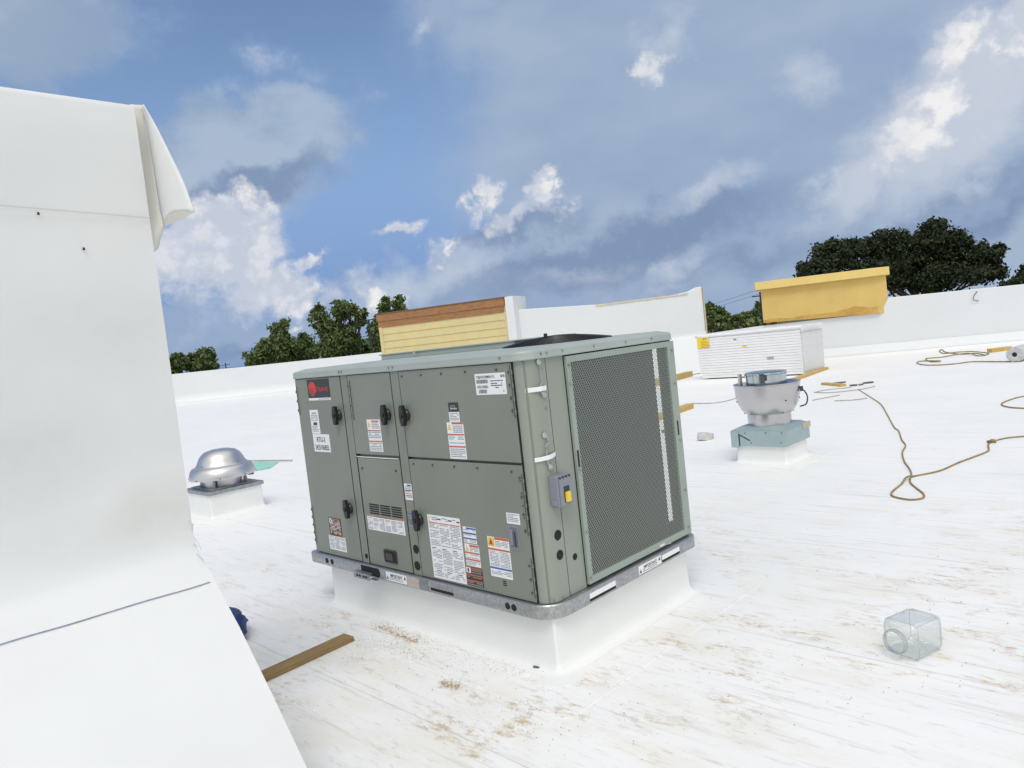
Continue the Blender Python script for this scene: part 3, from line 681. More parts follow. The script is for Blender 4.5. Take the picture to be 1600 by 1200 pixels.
# ------------------------------------------------------------------ curbs
def curb(w0, w1, d0, d1, h, org, label, mtl=tpo_c, skirt=.33, grp=True):
    """membrane-wrapped curb in the unit's axes, with a welded skirt lying on the roof"""
    root = empty('roof_curb', (org.x, org.y, 0), -YAW); tag(root, label, 'roof curb')
    seg = 24; m_ = MB()
    out0 = rrect(w0, w1, d0, d1, .02, 3); P_ = []
    # walls flare softly into the deck
    prof = [(0, h), (0, h * .35), (.003, .05), (.012, .02), (.035, .0065), (.08, .0045)]
    for t, z in prof:
        P_.append([(x, y, z) for x, y in rrect(w0 - t, w1 + t, d0 - t, d1 + t, .015 + t, 3)])
    m_.grid([r + [r[0]] for r in P_]); m_.add(P_[0], [tuple(range(len(P_[0])))])
    m_.build('curb_wrap', mtl, root, smooth=50)
    if skirt:
        m_ = MB(); m_.prism(rrect(w0 - skirt, w1 + skirt, d0 - skirt, d1 + skirt, .05, 3), .0, .004); m_.build('flashing_skirt', ROOFM, root)
    return root
uc = curb(.10, UL - .02, .03, UW - .03, UO.z - ZB, UO, 'low white membrane curb under the big air conditioner')
# corner patches welded on
m_ = MB(); ccx, ccy = UL - .02, .03
fan = [(ccx + .05, ccy - .05, .0085)] 
m_.prism([(ccx + .012 + .13 * math.cos(a), ccy - .012 + .13 * math.sin(a)) for a in [i * math.pi / 10 for i in range(20)]], .0035, .0055)
m_.build('corner_patch', tpo_c, uc)

# ------------------------------------------------------------------ foreground wall with flashing
NX = -AY * 0 + V((AX.x, AX.y, 0))          # wall face points along +AX (towards the unit's right side)
cr = ray(270, 600); WP = EYE + cr * (3.0 / cr.y); WP0 = V((WP.x, WP.y, 0))
def wpt(n, u, z): return WP0 + AX * n + AY * u + V((0, 0, z))
topz = onpl(214, 160, WP, AY).z
prof = [(-.55, 0.0), (-.55, topz), (-.02, topz + .006), (-.004, topz - .004), (.002, topz - .02), (.002, 2.0), (.0, 1.6), (-.004, 1.25), (-.002, 1.08), (.012, 1.03), (.034, 1.0), (.069, .972), (.15, .90), (.33, .74), (.53, .53), (.73, .31), (1.02, 0.0)]
wall = empty('parapet_wall', WP0); tag(wall, 'tall white membrane wall with sloped flashing filling the left foreground', 'wall')
NU = 44; ULEN = 6.5
def wrow(i):
    u = -ULEN * (i / NU) ** 1.3
    out = []
    # refine the profile for soft ripples
    for a, b in zip(prof[:-1], prof[1:]):
        k = 6 if abs(a[1] - b[1]) > .3 or abs(a[0] - b[0]) > .3 else 2
        for j in range(k):
            t = j / k; out.append((a[0] + (b[0] - a[0]) * t, a[1] + (b[1] - a[1]) * t))
    out.append(prof[-1]); res = []
    for nn_, z in out:
        w = 0
        if 0.02 < z < topz - .01: w = .010 * noise.noise(V((u * .9, z * 1.6, 3.3))) + .004 * noise.noise(V((u * 3, z * 4, 1.3)))
        w += .014 * math.exp(-((z - 2.52 - .03 * u) / .05) ** 2) * math.exp(-((u + 1.2) / 1.1) ** 2) - .012 * math.exp(-((z - 2.44 - .04 * u) / .04) ** 2) * math.exp(-((u + .8) / .9) ** 2)
        w += .008 * math.exp(-((z - 1.55 + .10 * u) / .05) ** 2) * math.exp(-((u + .9) / .6) ** 2) * (1 if z < 2.3 else 0)
        if i == 0: w *= .3
        soft = .05 * (1 - math.exp(u * 1.3)) * math.exp(-((z - 1.02) / .12) ** 2) * (1 if nn_ > -.1 else 0)
        res.append(wpt(nn_ + w + soft, u, z) - WP0)
    return res
rowsP = [wrow(i) for i in range(NU + 1)]
m_ = MB(); m_.grid(rowsP); nP = len(rowsP[0])
m_.add(rowsP[0], [tuple(range(nP))]); m_.add(rowsP[-1], [tuple(reversed(range(nP)))])
wm = tpo.copy(); wm.name = 'wall_membrane'; t = wm.node_tree; b = t.nodes['Principled BSDF']; src = b.inputs['Base Color'].links[0].from_socket
tcn = t.nodes.new('ShaderNodeTexCoord'); last = src
nz_ = t.nodes.new('ShaderNodeTexNoise'); nz_.inputs['Scale'].default_value = 9; nz_.inputs['Detail'].default_value = 6; t.links.new(tcn.outputs['Object'], nz_.inputs[0])
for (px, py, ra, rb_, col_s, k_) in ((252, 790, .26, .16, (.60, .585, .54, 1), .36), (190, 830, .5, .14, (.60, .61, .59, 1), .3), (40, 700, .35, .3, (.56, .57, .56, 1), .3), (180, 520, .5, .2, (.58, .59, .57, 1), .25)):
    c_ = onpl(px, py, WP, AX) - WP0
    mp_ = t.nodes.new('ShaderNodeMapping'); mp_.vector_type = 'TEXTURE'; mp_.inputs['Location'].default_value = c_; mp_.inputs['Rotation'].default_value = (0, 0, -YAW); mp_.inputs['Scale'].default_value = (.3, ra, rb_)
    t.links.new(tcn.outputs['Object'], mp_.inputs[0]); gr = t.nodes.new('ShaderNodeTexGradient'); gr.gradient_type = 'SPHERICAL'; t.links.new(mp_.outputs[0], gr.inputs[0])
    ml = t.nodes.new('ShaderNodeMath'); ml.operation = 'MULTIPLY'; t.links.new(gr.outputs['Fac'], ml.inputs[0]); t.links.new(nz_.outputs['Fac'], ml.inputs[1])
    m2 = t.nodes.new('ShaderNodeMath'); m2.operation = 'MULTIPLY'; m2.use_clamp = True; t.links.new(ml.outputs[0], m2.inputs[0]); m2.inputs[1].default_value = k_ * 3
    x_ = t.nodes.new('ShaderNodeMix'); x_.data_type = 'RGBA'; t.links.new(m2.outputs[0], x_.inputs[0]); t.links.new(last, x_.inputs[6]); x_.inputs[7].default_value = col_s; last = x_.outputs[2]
t.links.new(last, b.inputs['Base Color'])
m_.build('membrane_face', wm, wall, smooth=35)
for pts_ in (((293, 812), (297, 820), (300, 818), (298, 830)), ((300, 838), (307, 846), (312, 858)), ((306, 852), (300, 849), (303, 862), (316, 874))):
    q_ = MB(); q_.tube([onpl(a, b2, WP0 + AY * -.012, AY) - WP0 + AX * .012 for a, b2 in pts_], .0018, 5); q_.build('tear', pencil, wall)
# upper lap sheet and its edge line, chalk line on the slope, fasteners
def strip_on(fn, u0, u1, n_, mtl, name, wd):
    m_ = MB(); P_ = [[], []]
    for i in range(n_ + 1):
        u = u0 + (u1 - u0) * i / n_
        a, b = fn(u, 0), fn(u, wd); P_[0].append(a - WP0); P_[1].append(b - WP0)
    m_.grid(P_); return m_.build(name, mtl, wall, solid=.0015)
zr = onpl(236, 342, WP, AX).z; pl = onpl(0, 323, WP, AX); ul = (pl - WP0).dot(AY); zl = pl.z
def lapz(u): return zr + (zl - zr) * u / ul
strip_on(lambda u, w: wpt(.0115 + .010 * noise.noise(V((u * .9, lapz(u) * 1.6, 3.3))), u, lapz(u) + w), 0, -5, 60, pencil, 'lap_edge', .0045)
pa = onpl(330, 905, WP0 + AY * 0, AY); 
def slopept(u, z):
    for a, b in zip(prof[9:-1], prof[10:]):
        if b[1] <= z <= a[1]:
            t = (a[1] - z) / (a[1] - b[1]); return a[0] + (b[0] - a[0]) * t
    return 0
zc = pa.z
# direction of the chalk line on the slope, from its far and near ends
def chalk_z(u):
    return zc + CH * u
best = None
for ch in [i * .004 - .12 for i in range(61)]:
    for k in range(40):
        u = -.5 - k * .1; z = zc + ch * u
        if not (.05 < z < 1.0): continue
        P = wpt(slopept(u, z), u, z); d = P - EYE; dd = d.dot(FW)
        x = 800 + F_PX * d.dot(CR) / dd; y = 600 - F_PX * d.dot(CU) / dd
        e = abs(x - 0) + abs(y - 1003)
        if best is None or e < best[0]: best = (e, ch, u)
CH = best[1]
m_ = MB(); P_ = [[], []]
for i in range(121):
    u = -.02 - i * .04; z = chalk_z(u) + .003 * noise.noise(V((u * 5, 0, 0)))
    soft = .05 * (1 - math.exp(u * 1.3)) * math.exp(-((z - 1.02) / .12) ** 2)
    w = .010 * noise.noise(V((u * .9, z * 1.6, 3.3))) + .004 * noise.noise(V((u * 3, z * 4, 1.3)))
    for q, dz in ((0, 0), (1, .0028)):
        zz = z + dz; P_[q].append(wpt(slopept(u, zz) + w + soft + .005, u, zz) - WP0)
m_.grid(P_); m_.build('chalk_line', chalk, wall)
for px, py in ((59, 334), (130, 389)):
    P = onpl(px, py, WP, AX) - WP0 + AX * .008; m_ = MB(); m_.box(P.x - .003, P.x + .003, P.y - .003, P.y + .003, P.z - .006, P.z + .004); m_.build('fastener', debm, wall)
# loose flap hanging over the wall end
def WQ(px, py, u): return onpl(px, py, WP0 + AY * u, AY) - WP0
la = [WQ(x, y, .004) for x, y in ((203, 163), (209, 200), (216, 250), (222, 295), (228, 340), (234, 370), (241, 394))]
lb = [WQ(x, y, .062) for x, y in ((223, 164), (230, 200), (238, 250), (245, 295), (250, 330), (256, 354), (248, 378))]
la_ = smoothpath(la, 4); lb_ = smoothpath(lb, 4)
m_ = MB(); P_ = []
for a, b in zip(la_, lb_):
    row = []
    for j in range(7):
        t = j / 6; q = a.lerp(b, t) + AY * (.008 * math.sin(math.pi * t)); row.append(q)
    P_.append(row)
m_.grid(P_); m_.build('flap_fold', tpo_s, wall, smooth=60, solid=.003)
lc = [WQ(x, y, .05) for x, y in ((224, 163), (236, 183), (247, 203), (267, 243), (287, 285), (304, 332))]
lb2 = [WQ(x, y, .058) for x, y in ((221, 166), (226, 183), (230, 201), (238, 250), (247, 305), (256, 355))]
lc_ = smoothpath(lc, 5); lb2_ = smoothpath(lb2, 5)
m_ = MB(); P_ = []
for i, (a, b) in enumerate(zip(lb2_, lc_)):
    s_ = i / (len(lc_) - 1); row = []
    for j in range(11):
        t = j / 10
        q = a.lerp(b, t) - AY * (.020 * s_ * math.sin(math.pi * t)) + V((0, 0, .028 * s_ ** 5 * math.sin(math.pi * t)))
        row.append(q)
    P_.append(row)
m_.grid(P_); m_.build('loose_flap', tpo, wall, smooth=60, solid=.003)
# inside of the curl at the bottom of the flap
e1 = P_[-1]; m_ = MB(); e2 = []
for j in range(11):
    t = j / 10; q = e1[0].lerp(e1[-1], t) + AY * (.012 * math.sin(math.pi * t)) + V((0, 0, .006 * math.sin(math.pi * t))) ; e2.append(q)
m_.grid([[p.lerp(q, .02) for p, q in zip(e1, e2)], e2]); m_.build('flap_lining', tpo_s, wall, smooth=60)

# ------------------------------------------------------------------ far parapets, walls
def wall_poly(name, P, D, Nn, prof_xy, thick, mtl, label, cat='wall', capm=None, parts=None):
    root = empty(name, P); tag(root, label, cat)
    rz = math.atan2(D.y, D.x); root.rotation_euler.z = rz
    m_ = MB(); n = len(prof_xy)
    vs = [(x, 0, z) for x, z in prof_xy] + [(x, thick, z) for x, z in prof_xy]
    fs = [tuple(range(n)), tuple(reversed(range(n, 2 * n)))] + [(i, n + i, n + (i + 1) % n, (i + 1) % n) for i in range(n)]
    m_.add(vs, fs); m_.build('wall_face', mtl, root, bevel=.02, seg=3)
    return root
pl0 = V((-58, 48.6, 0)); plD = V((66, -4.6, 0)).normalized()
r1 = wall_poly('parapet', pl0, plD, None, [(0, 0), (60, 0), (60, 1.80), (48, 1.80), (36, 1.88), (0, 1.98)], .35, tpo_w, 'long low white parapet with trees behind it at the left')
m_ = MB(); P_ = []
for i in range(31):
    x = i * 2.0; P_.append([(x, -.55, .006), (x, -.3, .05), (x, -.12, .16), (x, -.03, .30 + .02 * noise.noise(V((x * .4, 0, 0)))), (x, -.004, .5)])
m_.grid(P_); m_.build('base_flashing', tpo_w, r1, smooth=60)
# siding-clad box
sa = at(596, 552, 24.6); sb = at(796, 530, 22.8)
sA = V((sa.x, 24.6, 0)); sB = V((sb.x, 22.8, 0)); sD = (sB - sA).normalized(); sLen = (sB - sA).length
box = empty('clad_bulkhead', sA, math.atan2(sD.y, sD.x)); tag(box, 'roof bulkhead clad in cream lap siding under a band of bare brown boards', 'bulkhead')
Hs = 3.06
mb = MB(); mb.box(0.05, sLen - .02, .06, 1.1, 0, Hs); mb.build('core', siding_m, box)
zt = Hs - .47
k = 0; z = zt
rs = .235
while z > .3:
    m_ = MB(); jx = random.uniform(.55, .9) * sLen
    for x0, x1 in ((.12, jx - .003), (jx + .003, sLen - .10)):
        m_.add([(x0, .055, z), (x1, .055, z), (x1, .035, z - rs), (x0, .035, z - rs), (x0, .055, z - rs), (x1, .055, z - rs)], [(0, 3, 2, 1), (3, 4, 5, 2)])
    m_.build('siding_board', siding_m, box); z -= rs + .004
for x0, x1 in ((0.0, .12), (sLen - .10, sLen)):
    m_ = MB(); m_.box(x0, x1, .02, .06, 0, zt + .01); m_.build('corner_trim', siding_m, box, bevel=.004)
m_ = MB(); m_.box(-.01, sLen * .98, .03, .06, zt, zt + .22); m_.build('bare_board', redwood, box)
m_ = MB(); m_.box(-.04, sLen * .99, .005, .06, zt + .215, Hs - .02); m_.build('bare_board', redwood, box)
m_ = MB(); m_.box(-.06, sLen + .0, -.02, 1.1, Hs - .018, Hs + .012); m_.build('cap_edge', mat('cap_dark', (.16, .10, .07, 1), .7), box)
m_ = MB(); m_.box(sLen - .0, sLen + .27, -.02, 1.1, 0, Hs + .0); m_.box(sLen, sLen + .10, -.03, -.02, .3, Hs); m_.build('membrane_end', tpo_w, box, bevel=.03)
# centre wall
cP = sB + sD * .27; cP = V((at(808, 520, 23.0).x, 23.02, 0)); ce = V((at(1103, 520, 24.0).x, 24.0, 0)); cD = (ce - cP).normalized(); cL = (ce - cP).length
def hz(px, py, Y): return at(px, py, Y).z
pf = [(0, 0), (cL, 0), (cL, hz(1099, 448, 24)), (cL - .12, hz(1093, 448, 24)), (cL - .42, hz(1078, 455, 23.9)), (cL * .80, hz(1040, 463, 23.8)), (cL * .6, hz(985, 470, 23.6)), (cL * .42, hz(930, 476, 23.4)), (cL * .2, hz(868, 479.5, 23.2)), (0, hz(808, 483.5, 23.02))]
cw = wall_poly('membrane_wall', cP, cD, None, pf, .3, tpo_w, 'white wall with a rising ragged top edge behind the big air conditioner')
m_ = MB(); P_ = []
for i in range(21):
    x = cL * (.42 + .5 * i / 20); zz = hz(930 + (1060 - 930) * i / 20, 476 - 17 * i / 20, 23.4 + .4 * i / 20)
    P_.append([(x, -.022, zz - .005 + .012 * noise.noise(V((x * 3, 0, 0)))), (x, -.022, zz - .05 + .02 * noise.noise(V((x * 4, 5, 0))))])
m_.grid(P_); m_.build('raw_edge', mat('raw_edge', (.62, .56, .40, 1), .8, 0, .2, 9), cw, solid=.01)
m_ = MB(); m_.box(cL, cL + .045, -.03, .3, 0, hz(1099, 450, 24)); m_.build('end_trim', mat('edge_trim', (.46, .40, .28, 1), .7, 0, .2, 5), cw)
m_ = MB(); P_ = []
for i in range(13):
    x = cL * i / 12; P_.append([(x, -.006, 1.30), (x, -.02, 1.2), (x, -.3, .93), (x, -.8, .45), (x, -1.25, .02)])
m_.grid(P_); m_.add([(cL, -.006, 1.30), (cL, -.02, 1.2), (cL, -.3, .93), (cL, -.8, .45), (cL, -1.25, .02), (cL, -.006, .02)], [(0, 1, 2, 3, 4, 5)]); m_.build('slope_flashing', tpo_w, cw, smooth=25)
# right-hand parapet with step
def tpar(px, py):
    d = ray(px, py); # solve WA + WD t on the vertical plane through the wall line
    P = onpl(px, py, WA, WN); return (P - WA).dot(WD), P.z
t0 = tpar(1103, 522)[0] - .1; t1, z1_ = tpar(1375, 489); t2, z2_ = tpar(1388, 465)
tl, zl_ = tpar(1103, 522); t4, z4_ = tpar(1192, 508); t5, z5_ = tpar(1599, 444)
rp = wall_poly('parapet', WA, WD, None, [(t0, 0), (26, 0), (26, z5_ + (26 - t5) * .0), (t5, z5_), (t2, z2_), (t1 + .02, z1_ + .02), (t4, z4_ - .02), (t0, zl_)], .35, tpo_w, 'white parapet at the right stepping up past the yellow box')
m_ = MB(); P_ = []
for i in range(31):
    x = t0 + (26 - t0) * i / 30; w = .02 * noise.noise(V((x * .8, 0, 0)))
    P_.append([(x, -.42, .005), (x, -.22, .035), (x, -.08, .12 + w), (x, -.01, .27 + w)])
m_.grid(P_); m_.build('base_flashing', tpo_w, rp, smooth=60)
pp = tpar(1523, 466)
m_ = MB(); m_.tube(smoothpath([(pp[0] + .08, -.01, pp[1] + .20), (pp[0] - .03, -.10, pp[1] + .10), (pp[0] - .06, -.08, pp[1] - .04), (pp[0] + .10, -.02, pp[1] - .10)], 6), .010, 6); m_.build('wire_loop', debm, rp)
# yellow stucco box on the low part of that parapet
ty0, zy0 = tpar(1193, 505); ty1, _ = tpar(1372, 488); yt = tpar(1190, 441)[1]; yt2 = tpar(1372, 418)[1]
yb = empty('stucco_box', WA, math.atan2(WD.y, WD.x)); tag(yb, 'yellow stucco box with a projecting cornice and damp brown base on the right parapet', 'roof box')
zb0 = (zy0 + z1_) / 2
zbot0, zbot1 = zy0 + .01, z1_ + .0
ztop = (yt + yt2) / 2
sl_ = (ztop - .26)
m_ = MB()
pl_ = [(ty0, -.10), (ty1, -.10), (ty1 + .32, .08), (ty1 + .32, .9), (ty0, .9)]
def slanted(m_, pl_, zlo, zhi, mi):
    n = len(pl_); vs = [(x, y, zlo(x)) for x, y in pl_] + [(x, y, zhi(x)) for x, y in pl_]
    m_.add(vs, [(i, (i + 1) % n, n + (i + 1) % n, n + i) for i in range(n)] + [tuple(reversed(range(n))), tuple(range(n, 2 * n))], mi)
zl0 = lambda x: zbot0 + (zbot1 - zbot0) * (x - ty0) / (ty1 - ty0)
slanted(m_, pl_, zl0, lambda x: sl_, 0)
m_.build('box_body', None or [stucco], yb, bevel=.01)
# damp lower band: a stain with an uneven upper edge, 3 mm proud
m_ = MB(); P_ = []
for i in range(41):
    x = ty0 + (ty1 - ty0) * i / 40; e = .10 + .14 * max(0, (i - 8) / 40) + .05 * noise.noise(V((x * 2, 0, 0))) + (.1 if 26 < i < 38 else 0) * (1 - abs(i - 32) / 6)
    P_.append([(x, -.103, zl0(x)), (x, -.103, zl0(x) + e)])
m_.grid(P_); m_.build('damp_stain', stucco_s, yb)
oc = .17
m_ = MB(); slanted(m_, [(ty0 - oc, -.10 - oc), (ty1 + .04, -.10 - oc), (ty1 + .42, .02), (ty1 + .42, 1.07), (ty0 - oc, 1.07)], lambda x: sl_ + .0, lambda x: ztop, 0); m_.build('cornice', trimm, yb, bevel=.012)

# ------------------------------------------------------------------ exhaust fans
# domed exhauster at the left
dc = G(332.5, 812); RD = .66
dcurb_org = dc - AX * RD
c2 = curb(0, RD, 0, RD, .285, dcurb_org, 'small white membrane curb under the domed exhaust fan', tpo_c, .22)
dome = empty('exhaust_fan', (dcurb_org + AX * RD / 2 + AY * RD / 2 + V((0, 0, .285)))[:], -YAW); tag(dome, 'low domed spun aluminium exhaust fan on a small curb beside the left wall', 'exhaust fan')
m_ = MB(); m_.box(-.35, .35, -.35, .35, 0, .045); m_.box(-.29, .29, -.29, .29, .045, .060); m_.build('curb_cap', galv_d, dome, bevel=.004)
m_ = MB(); m_.lathe([(.235, .058), (.235, .10), (.25, .18), (.255, .20), (.24, .20), (.22, .10), (.22, .058)], 40); m_.build('throat', alu_r, dome, smooth=30)
for a in (-2.4, -.8, .8, 2.4):
    m_ = MB(); c, s = math.cos(a), math.sin(a); T = Matrix.Rotation(a, 4, 'Z'); m_.add([(.25, -.012, .055), (.30, -.012, .055), (.275, -.012, .20), (.262, -.012, .20), (.25, .012, .055), (.30, .012, .055), (.275, .012, .20), (.262, .012, .20)], [(0, 1, 2, 3), (7, 6, 5, 4), (0, 4, 5, 1), (2, 6, 7, 3), (1, 5, 6, 2)], 0, T); m_.build('support_bracket', galv_d, dome)
m_ = MB(); m_.lathe([(.30, .205), (.385, .165), (.392, .160), (.394, .168), (.390, .20), (.376, .245), (.352, .285), (.325, .298), (.30, .303), (.29, .306)], 56); m_.build('hood_skirt', alu, dome, smooth=50)
m_ = MB(); m_.lathe([(.305, .300), (.306, .308), (.288, .322), (.268, .375), (.235, .43), (.185, .472), (.11, .494), (1e-5, .50)], 56); m_.build('dome', alu, dome, smooth=50)
def rb(r0, r1, z, a, w): return lambda q: q.cyl((r0 * math.cos(a), r0 * math.sin(a), z), (r1 * math.cos(a), r1 * math.sin(a), z), w, 6)
pieces('bolt', debm, dome, [rb(.388, .399, .176, i * math.pi / 4 + .3, .007) for i in range(8)] + [rb(.28, .292, .325, i * math.pi / 4 + .3, .005) for i in range(8)])
# upblast fan at the right
fc = G(1232, 727); RF = .65
forg = fc - AX * RF
curb(.03, RF - .03, .03, RF - .03, .205, forg, 'small white membrane curb under the bowl shaped exhaust fan', tpo_c, .22)
ub = empty('exhaust_fan', (forg + AX * RF / 2 + AY * RF / 2 + V((0, 0, .205)))[:], -YAW); tag(ub, 'upblast exhaust fan with wide aluminium bowl on a blue grey base', 'exhaust fan')
h = .35; ub.scale = (.93, .93, .93)
m_ = MB(); m_.box(-h, h, -h, h, 0, .195, 0); m_.add([(-h + .0, -h, .195), (h, -h, .195), (h, h, .195), (-h, h, .195), (-.27, -.27, .235), (.27, -.27, .235), (.27, .27, .235), (-.27, .27, .235)], [(0, 1, 5, 4), (1, 2, 6, 5), (2, 3, 7, 6), (3, 0, 4, 7), (4, 5, 6, 7)], 0)
base = m_.build('hinged_base', galv_b, ub, bevel=.003)
m_ = MB(); m_.box(-h - .01, -h + .09, -h - .012, -h, -.02, .19); m_.build('end_plate', galv_b, base)
m_ = MB(); m_.box(-h + .085, -h + .105, -h - .004, -h - .001, -.0, .15); m_.add([(-h + .10, -h - .004, .15), (-h + .105, -h - .004, .132), (-h + .24, -h - .004, .062), (-h + .24, -h - .004, .078)], [(0, 1, 2, 3)]); m_.build('brace_slot', ink, base)
pieces('bolt', debm, base, [lambda q, x=x, z=z: q.cyl((x, -h, z), (x, -h - .006, z), .007, 6) for x, z in ((-.27, .178), (-.17, .165), (.10, .17), (.30, .17), (-.33, .02), (-.10, .04), (.28, .05))])
m_ = MB(); m_.box(h, h + .01, h - .2, h + .02, .14, .21); m_.build('tan_tab', mat('tan_tab', (.48, .42, .32, 1), .7), base)
m_ = MB(); m_.lathe([(.255, .20), (.262, .235), (.262, .34), (.258, .385), (.245, .385), (.245, .2)], 48); m_.build('neck', alu_r, ub, smooth=30)
bowl = MB(); bowl.lathe([(.26, .375), (.285, .378), (.32, .42), (.362, .50), (.385, .60), (.392, .70), (.396, .735), (.404, .742), (.404, .752), (.390, .752), (.384, .742), (.378, .70), (.370, .60), (.345, .51), (.30, .43), (.26, .385)], 64)
bw = bowl.build('wind_band', alu_r, ub, smooth=35)
pieces('bolt', debm, ub, [rb(r, r + .01, z, a, .008) for a in (-2.55, -.55, .3, 1.9) for z, r in ((.54, .372), (.385, .288))])
m_ = MB(); m_.lathe([(1e-5, .70), (.245, .70), (.245, .862), (.252, .868), (.252, .885), (.24, .892), (.12, .902), (1e-5, .904)], 40); mo = m_.build('motor_cover', mat('bright_galvanized', (.50, .56, .58, 1), .16, 1.0, .12, 5, rvar=.05, stretch=(3, 3, .2)), ub, smooth=30)
pieces('lid_clip', galv_b, mo, [lambda q, a0=i * math.pi / 6: q.tube([(.252 * math.cos(a0 + .06 * k), .252 * math.sin(a0 + .06 * k), .862 + (.008 if k == 1 else 0)) for k in range(3)], .007, 5) for i in range(12)])
m_ = MB(); m_.box(.10, .13, -.262, -.246, .80, .86); m_.build('switch_tab', ink, mo)
m_ = MB(); m_.box(-.30, -.27, -.16, -.10, .70, .88); m_.build('support_strap', alu, ub)
a = AX
sv = V((.37, .12)); 
m_ = MB(); m_.tube(smoothpath([(.385, .10, .64), (.43, .10, .62), (.46, .10, .55), (.44, .10, .46), (.36, .10, .43)], 6), .009, 7); m_.cyl((.395, .10, .68), (.400, .10, .62), .02, 10); m_.build('power_cable', ink, ub, smooth=50)

# ------------------------------------------------------------------ insulation bundle
Bp = G(1256, 584); Bp = V((Bp.x * .98, Bp.y * .98, 0)); Lb, Wb, Hb = 2.95, 1.38, 1.20
bun = empty('insulation_bundle', Bp - AX * Lb, -YAW); tag(bun, 'wrapped stack of white foam boards with a yellow label before the right parapet', 'insulation boards')
nb = 17; th = Hb / nb
for i in range(nb):
    m_ = MB(); jx, jy = random.uniform(-.006, .006), random.uniform(-.005, .005); tuck = .07 if i < 2 else (.02 if i < 5 else 0)
    m_.box(tuck + jx, Lb + jx - .0, jy, Wb + jy, .03 + i * th + .002, .03 + (i + 1) * th - .002); m_.build('foam_board', foamm, bun, bevel=.006)
m_ = MB(); P_ = []
for i in range(25):
    x = -.02 + (Lb + .04) * i / 24; row = []
    for j, (y, z) in enumerate(((-.014, Hb - .03), (-.02, Hb + .02), (.0, Hb + .05), (.3, Hb + .055), (.9, Hb + .05), (Wb + .01, Hb + .045), (Wb + .02, Hb - .05))):
        row.append((x, y + .01 * noise.noise(V((x * 5, j, 0))), z + .02 * noise.noise(V((x * 3, j * 2, 7))) + .02 * x / Lb))
    P_.append(row)
P_.append([(Lb + .028, y, z - .16 + .02 * noise.noise(V((j * 2, 3, 0)))) for j, (x, y, z) in enumerate(P_[-1])])
m_.grid(P_); m_.build('top_wrap', filmm, bun, smooth=60, solid=.004)
m_ = MB(); P_ = []
for i in range(19):
    z = .06 + (Hb - .04) * i / 18; P_.append([(Lb + .012 + .012 * noise.noise(V((y * 3, z * 14 + y * 5, 0))), y, z) for y in [Wb * k / 10 for k in range(11)]])
m_.grid(P_); m_.build('side_wrap', filmt, bun, smooth=30, solid=.003)
m_ = MB(); m_.box(.02, .38, -.022, -.012, Hb - .31, Hb - .02, 0); m_.box(.20, .33, -.024, -.022, Hb - .07, Hb - .05, 1)
for r in range(5): m_.box(.14, .14 + .22 * random.uniform(.6, 1.3), -.024, -.022, Hb - .14 - r * .04, Hb - .128 - r * .04, 2)
m_.build('yellow_label', [mat('bundle_yellow', (.80, .60, .035, 1), .5), ink, orange], bun)
m_ = MB()
for x, z, w, hh, mi in ((1.62, Hb - .01, .22, .06, 0), (1.36, .83, .13, .045, 1), (1.12, 1.05, .08, .02, 2), (2.02, .46, .18, .06, 3)): m_.box(x, x + w, -.012, -.008, z, z + hh, mi)
m_.build('wrap_mark', [mat('clay_mark', (.5, .22, .1, 1), .8), yellow, ink, scrapm], bun)
# loose lumber under its far end and beside
def plank(p, q, w, h, mtl, label, cat='plank', und=None, z=0.0, grp=None):
    p, q = V(p), V(q); d = q - p; o = MB(); Lp = d.length
    o.box(0, Lp, -w / 2, w / 2, 0, h, 0)
    if und: o.box(.0, Lp, -w / 2 - .001, -w / 2 + .0, 0, h * .45, 1)
    ob = o.build('plank', [mtl] + ([und] if und else []), bevel=.003); ob.location = (p.x, p.y, z); ob.rotation_euler.z = math.atan2(d.y, d.x); tag(ob, label, cat, grp); return ob
plank(G(1235, 597), G(1290, 577), .16, .06, pine_m, 'pale board lying under the right end of the foam insulation stack')
plank(G(990, 612), G(1078, 588), .20, .16, pine_m, 'thick pine board behind the air conditioner, nearer the foam insulation stack', und=None)
plank(G(985, 672), G(1079, 638), .14, .10, pine_m, 'shorter pine board beside the air conditioner, between it and the bowl shaped fan')
a_, b_ = G(412, 1061), G(546, 999)
plank(b_ + (a_ - b_) * 2.3, b_, .105, .030, lumber_m, 'weathered brown board lying on the roof in front of the left wall')
plank(G(1287, 601), G(1318, 604), .12, .05, pine_m, 'small pale wood offcut among scraps behind the bowl shaped fan')
# level-like yellow tool
kt = plank(G(1546, 551), G(1578, 547), .16, .10, mat('tool_yellow', (.62, .40, .09, 1), .5, 0, .2, 5), 'yellow wooden block lying beside the membrane rolls at the right', 'block')

